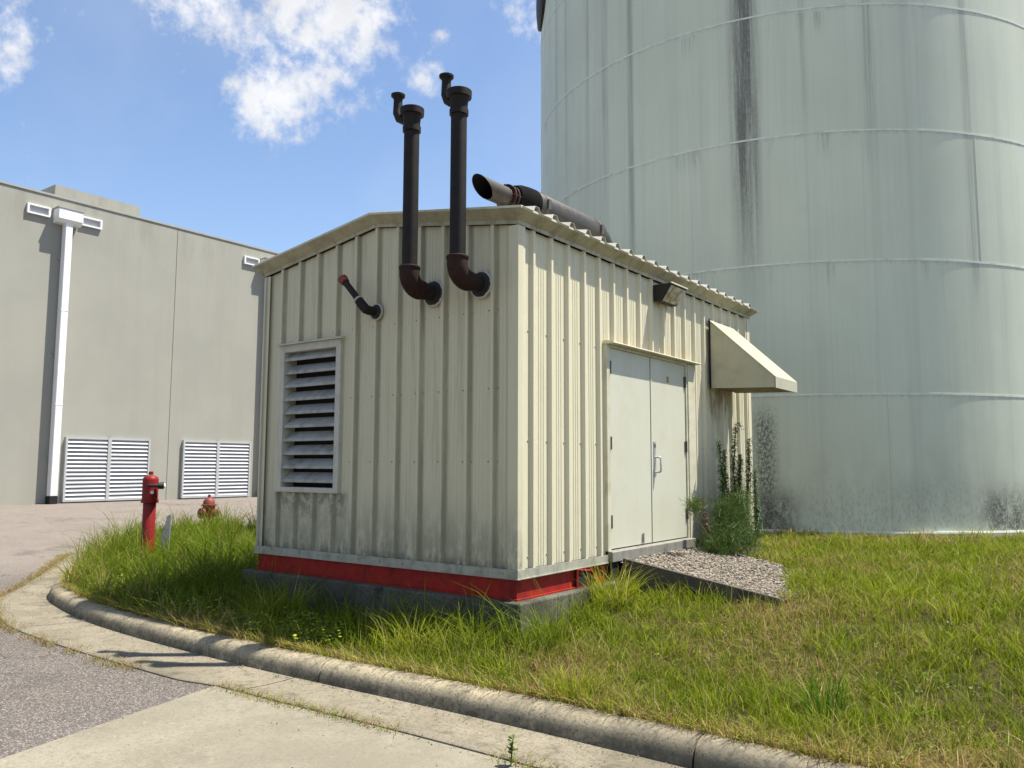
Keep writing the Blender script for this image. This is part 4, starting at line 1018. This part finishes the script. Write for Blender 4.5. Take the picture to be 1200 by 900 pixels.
# individual tufts that stand out of the lawn
TUFTS = [(.28, 1.18, 260, .46, .34, LIME, 'lush bright tuft of arching grass beside the near ramp board'),
         (3.15, 1.75, 110, .30, .22, LIME*.9, 'lone pale green grass tuft in the right of the lawn'),
         (2.72, -.55, 110, .30, .20, DEEP*1.3, 'dark green grass tuft in the lawn near the lower right kerb'),
         (1.25, -1.12, 150, .26, .30, LIME*.9, 'bright grass tuft overhanging the kerb at the bottom centre'),
         (-.55, -.75, 220, .38, .40, LIME*.95, 'bright yellow green grass tuft before the dark plinth corner'),
         (-2.45, -.62, 240, .50, .42, GREEN, 'deep green grass tuft in the shade below the louvre'),
         (-7.0, 1.7, 150, .60, .34, DEEP*1.4, 'tall dark grass tuft just behind the red post'),
         (-8.6, 1.15, 110, .62, .40, GREEN, 'tall drooping grass tuft at the far left edge of the lawn'),
         (-9.7, 3.35, 300, .72, .70, GREEN, 'tall grass tuft in front of the fire hydrant'),
         (-4.15, -.05, 300, .68, .44, GREEN*.9, 'tall grass tuft hiding the left corner of the plinth')]
for (x_, y_, n_, hgt, sp, colr, lab) in TUFTS:
    q = rng.uniform(0, 6.28, n_); rr_ = sp*.6*np.sqrt(rng.random(n_)); X = x_+rr_*np.cos(q); Y = y_+rr_*np.sin(q)
    c_ = np.where((rng.random(n_) < .16)[:, None], STRAW[None]*1.1, np.tile(colr, (n_, 1)))*rng.uniform(.7, 1.3, (n_, 1))
    o = blades(X, Y, lawn_z(X, Y), hgt*rng.uniform(.35, 1.15, n_), rng.uniform(.005, .010, n_), c_, lean=q+rng.normal(0, 1.0, n_), leanamt=rng.uniform(.1, 1.1, n_), name='grass_tuft')
    tag(o, lab, 'grass tuft', 'tall grass tufts in the lawn')

# ------------------------------------------------------------------ tall weeds by the shed corner
def weed(base, tip, nleaf, lsize, colr, lab, droop=0, sparse=.2, group='tall weeds beside the ramp', spread=.11):
    base = Vector(base); tip = Vector(tip); hgt = tip.z-base.z
    e = empty('tall_weed', base, lab, 'weed', group)
    pts = []
    for k in range(15):
        u = k/14; p_ = base.lerp(tip, u); p_.x += .03*math.sin(u*5+base.y*9); p_.y += .02*math.sin(u*4+base.x*7)
        pts.append(p_)
    if droop:
        d_ = Vector(droop); last_ = pts[-1].copy()
        for k in range(1, 6): pts.append(last_+d_*(k/5)+Vector((0, 0, d_.length*.9*(math.sin(k/5*2.6)*.5-(k/5)**2*.55))))
    MB().tube(pts, [.008*(1-.75*k/len(pts)) for k in range(len(pts))], 6).build('stem', painted('weed_stem', (.09, .10, .03), (.10, .05, .03), .7, .6, 20, False) if 'weed_stem' not in bpy.data.materials else bpy.data.materials['weed_stem'], e, True)
    mb = MB(); C = []
    for k in range(nleaf):
        u = sparse+(1-sparse)*rng.random(); fi = u*(13.9 if rng.random() < .93 or not droop else len(pts)-1); i = min(int(fi), len(pts)-2); p_ = pts[i].lerp(pts[i+1], fi-i)
        a = rng.uniform(0, 6.28); up = rng.uniform(-.3, .7); s_ = lsize*rng.uniform(.6, 1.25)*(1-.45*u)
        d_ = Vector((math.cos(a), math.sin(a), up)).normalized(); v_ = d_.cross(Vector((0, 0, 1))).normalized()*s_*.11
        m_ = p_+d_*s_*.55+Vector((0, 0, .06*s_)); e_ = p_+d_*s_-Vector((0, 0, .22*s_))
        mb.quad(p_, m_+v_, e_, m_-v_); C += [(*(colr*rng.uniform(.65, 1.4)), 1)]*4
    mb.build('foliage', M_leaf, e, colors=C)
    return e
WG = np.array([.06, .115, .026]); WR = np.array([.09, .045, .028])
weed((.30, 3.98, -.25), (.24, 4.02, 1.22), 1178, .105, WG, 'tall narrow leafy weed, leftmost of the upright stems by the hood', (.02, -.07, 0))
weed((.34, 4.34, -.26), (.33, 4.38, 1.43), 1240, .105, WG, 'tallest leafy weed with its tip nodding to the right', (.02, .16, 0))
weed((.26, 4.18, -.26), (.27, 4.22, 1.12), 992, .105, WG*.9, 'leafy weed in the middle of the stems, shorter than its neighbours')
weed((.38, 4.60, -.26), (.37, 4.66, 1.22), 1085, .105, WG, 'leafy weed with drooping tip before the far siding corner', (.0, .17, 0))
weed((.36, 4.85, -.26), (.38, 4.98, .88), 868, .105, WG, 'shorter leafy weed leaning out past the shed corner', (.03, .22, 0))
weed((.42, 4.22, -.26), (.45, 4.26, 1.02), 868, .105, WG*.85, 'bushy leafy weed standing nearest the camera among the tall stems')
weed((.30, 4.50, -.26), (.29, 4.56, 1.08), 930, .105, WG*1.05, 'straight leafy weed between the nodding stem and the siding corner')
weed((.28, 3.55, -.25), (.26, 3.52, .56), 300, .09, WR, 'reddish dried weed stem left of the green weeds', None, .45)
weed((.36, 4.05, -.25), (.37, 4.10, .42), 260, .09, WR*1.1, 'reddish dried weed in front of the green weeds', None, .4)
# arching stem with a feathery tuft over the door edge
e = empty('leaning_weed', (.40, 3.62, -.25), 'slender weed arching left with a feathery green tuft across the door edge', 'weed')
pts = [Vector(q) for q in ((.40, 3.62, -.25), (.39, 3.40, .02), (.38, 3.2, .18), (.37, 3.05, .28), (.36, 2.98, .36), (.355, 2.95, .52))]
MB().tube(pts, [.008, .007, .006, .005, .004, .003], 6).build('stem', bpy.data.materials['weed_stem'], e, True)
mb = MB(); C = []
def feather(cen, rad, n, colr, ln):
    for k in range(n):
        d_ = Vector(rng.normal(0, 1, 3)).normalized(); p_ = Vector(cen)+Vector(rng.normal(0, 1, 3))*rad*.42; d2 = (d_*.45+Vector(rng.normal(0, .5, 3))+Vector((0, 0, .75))).normalized()
        s_ = ln*rng.uniform(.5, 1.2); v_ = d2.cross(Vector(rng.normal(0, 1, 3))).normalized()*.0022
        mb.quad(p_-v_, p_+v_, p_+d2*s_+v_*.3-Vector((0, 0, s_*.15)), p_+d2*s_-v_*.3-Vector((0, 0, s_*.15))); C.extend([(*(colr*rng.uniform(.65, 1.4)), 1)]*4)
feather((.36, 2.96, .45), .12, 700, np.array([.10, .14, .03]), .10)
mb.build('foliage', M_leaf, e, colors=C)
e = empty('feathery_bush', (.36, 3.95, -.27), 'low feathery green fennel bush on the gravel beside the ramp board', 'weed')
MB().tube([(.36, 3.95, -.27), (.37, 3.93, .05), (.35, 3.90, .3)], [.010, .008, .003], 6).tube([(.36, 3.95, -.27), (.48, 3.75, .1)], [.008, .003], 6).tube([(.36, 3.95, -.27), (.5, 4.2, .1)], [.008, .003], 6).build('stem', bpy.data.materials['weed_stem'], e, True)
mb = MB(); C = []
FE = np.array([.075, .125, .026])
for cen, rad, n in (((.42, 3.72, .02), .26, 2200), ((.40, 3.98, .10), .27, 2400), ((.46, 4.22, .0), .24, 1800), ((.36, 3.52, -.08), .18, 1200), ((.40, 3.9, .34), .22, 1500), ((.42, 4.15, .45), .2, 1100)):
    feather(cen, rad, n, FE, .14)
mb.build('foliage', M_leaf, e, colors=C)
# small plant in the gutter
gxy = KL[np.argmin(np.abs(KL[:, 0]-1.42))]; 
e = empty('gutter_weed', (1.44, -2.06, ROADZ+.01), 'single small bright green sprout growing in the gutter at the bottom', 'weed')
MB().tube([(1.44, -2.06, ROADZ), (1.445, -2.055, ROADZ+.09), (1.45, -2.05, ROADZ+.17)], [.005, .004, .002], 6).build('stem', bpy.data.materials['weed_stem'], e, True)
mb = MB(); C = []
for k in range(46):
    u = rng.random(); a = rng.uniform(0, 6.28); s_ = .036*rng.uniform(.6, 1.2); p_ = Vector((1.44+.01*u, -2.06+.01*u, ROADZ+.02+.15*u))
    d_ = Vector((math.cos(a), math.sin(a), .35)).normalized(); v_ = Vector((-math.sin(a), math.cos(a), 0))*s_*.35
    mb.quad(p_, p_+d_*s_*.55+v_, p_+d_*s_, p_+d_*s_*.55-v_); C += [(*(np.array([.13, .21, .02])*rng.uniform(.6, 1.3)), 1)]*4
mb.build('foliage', M_leaf, e, colors=C)
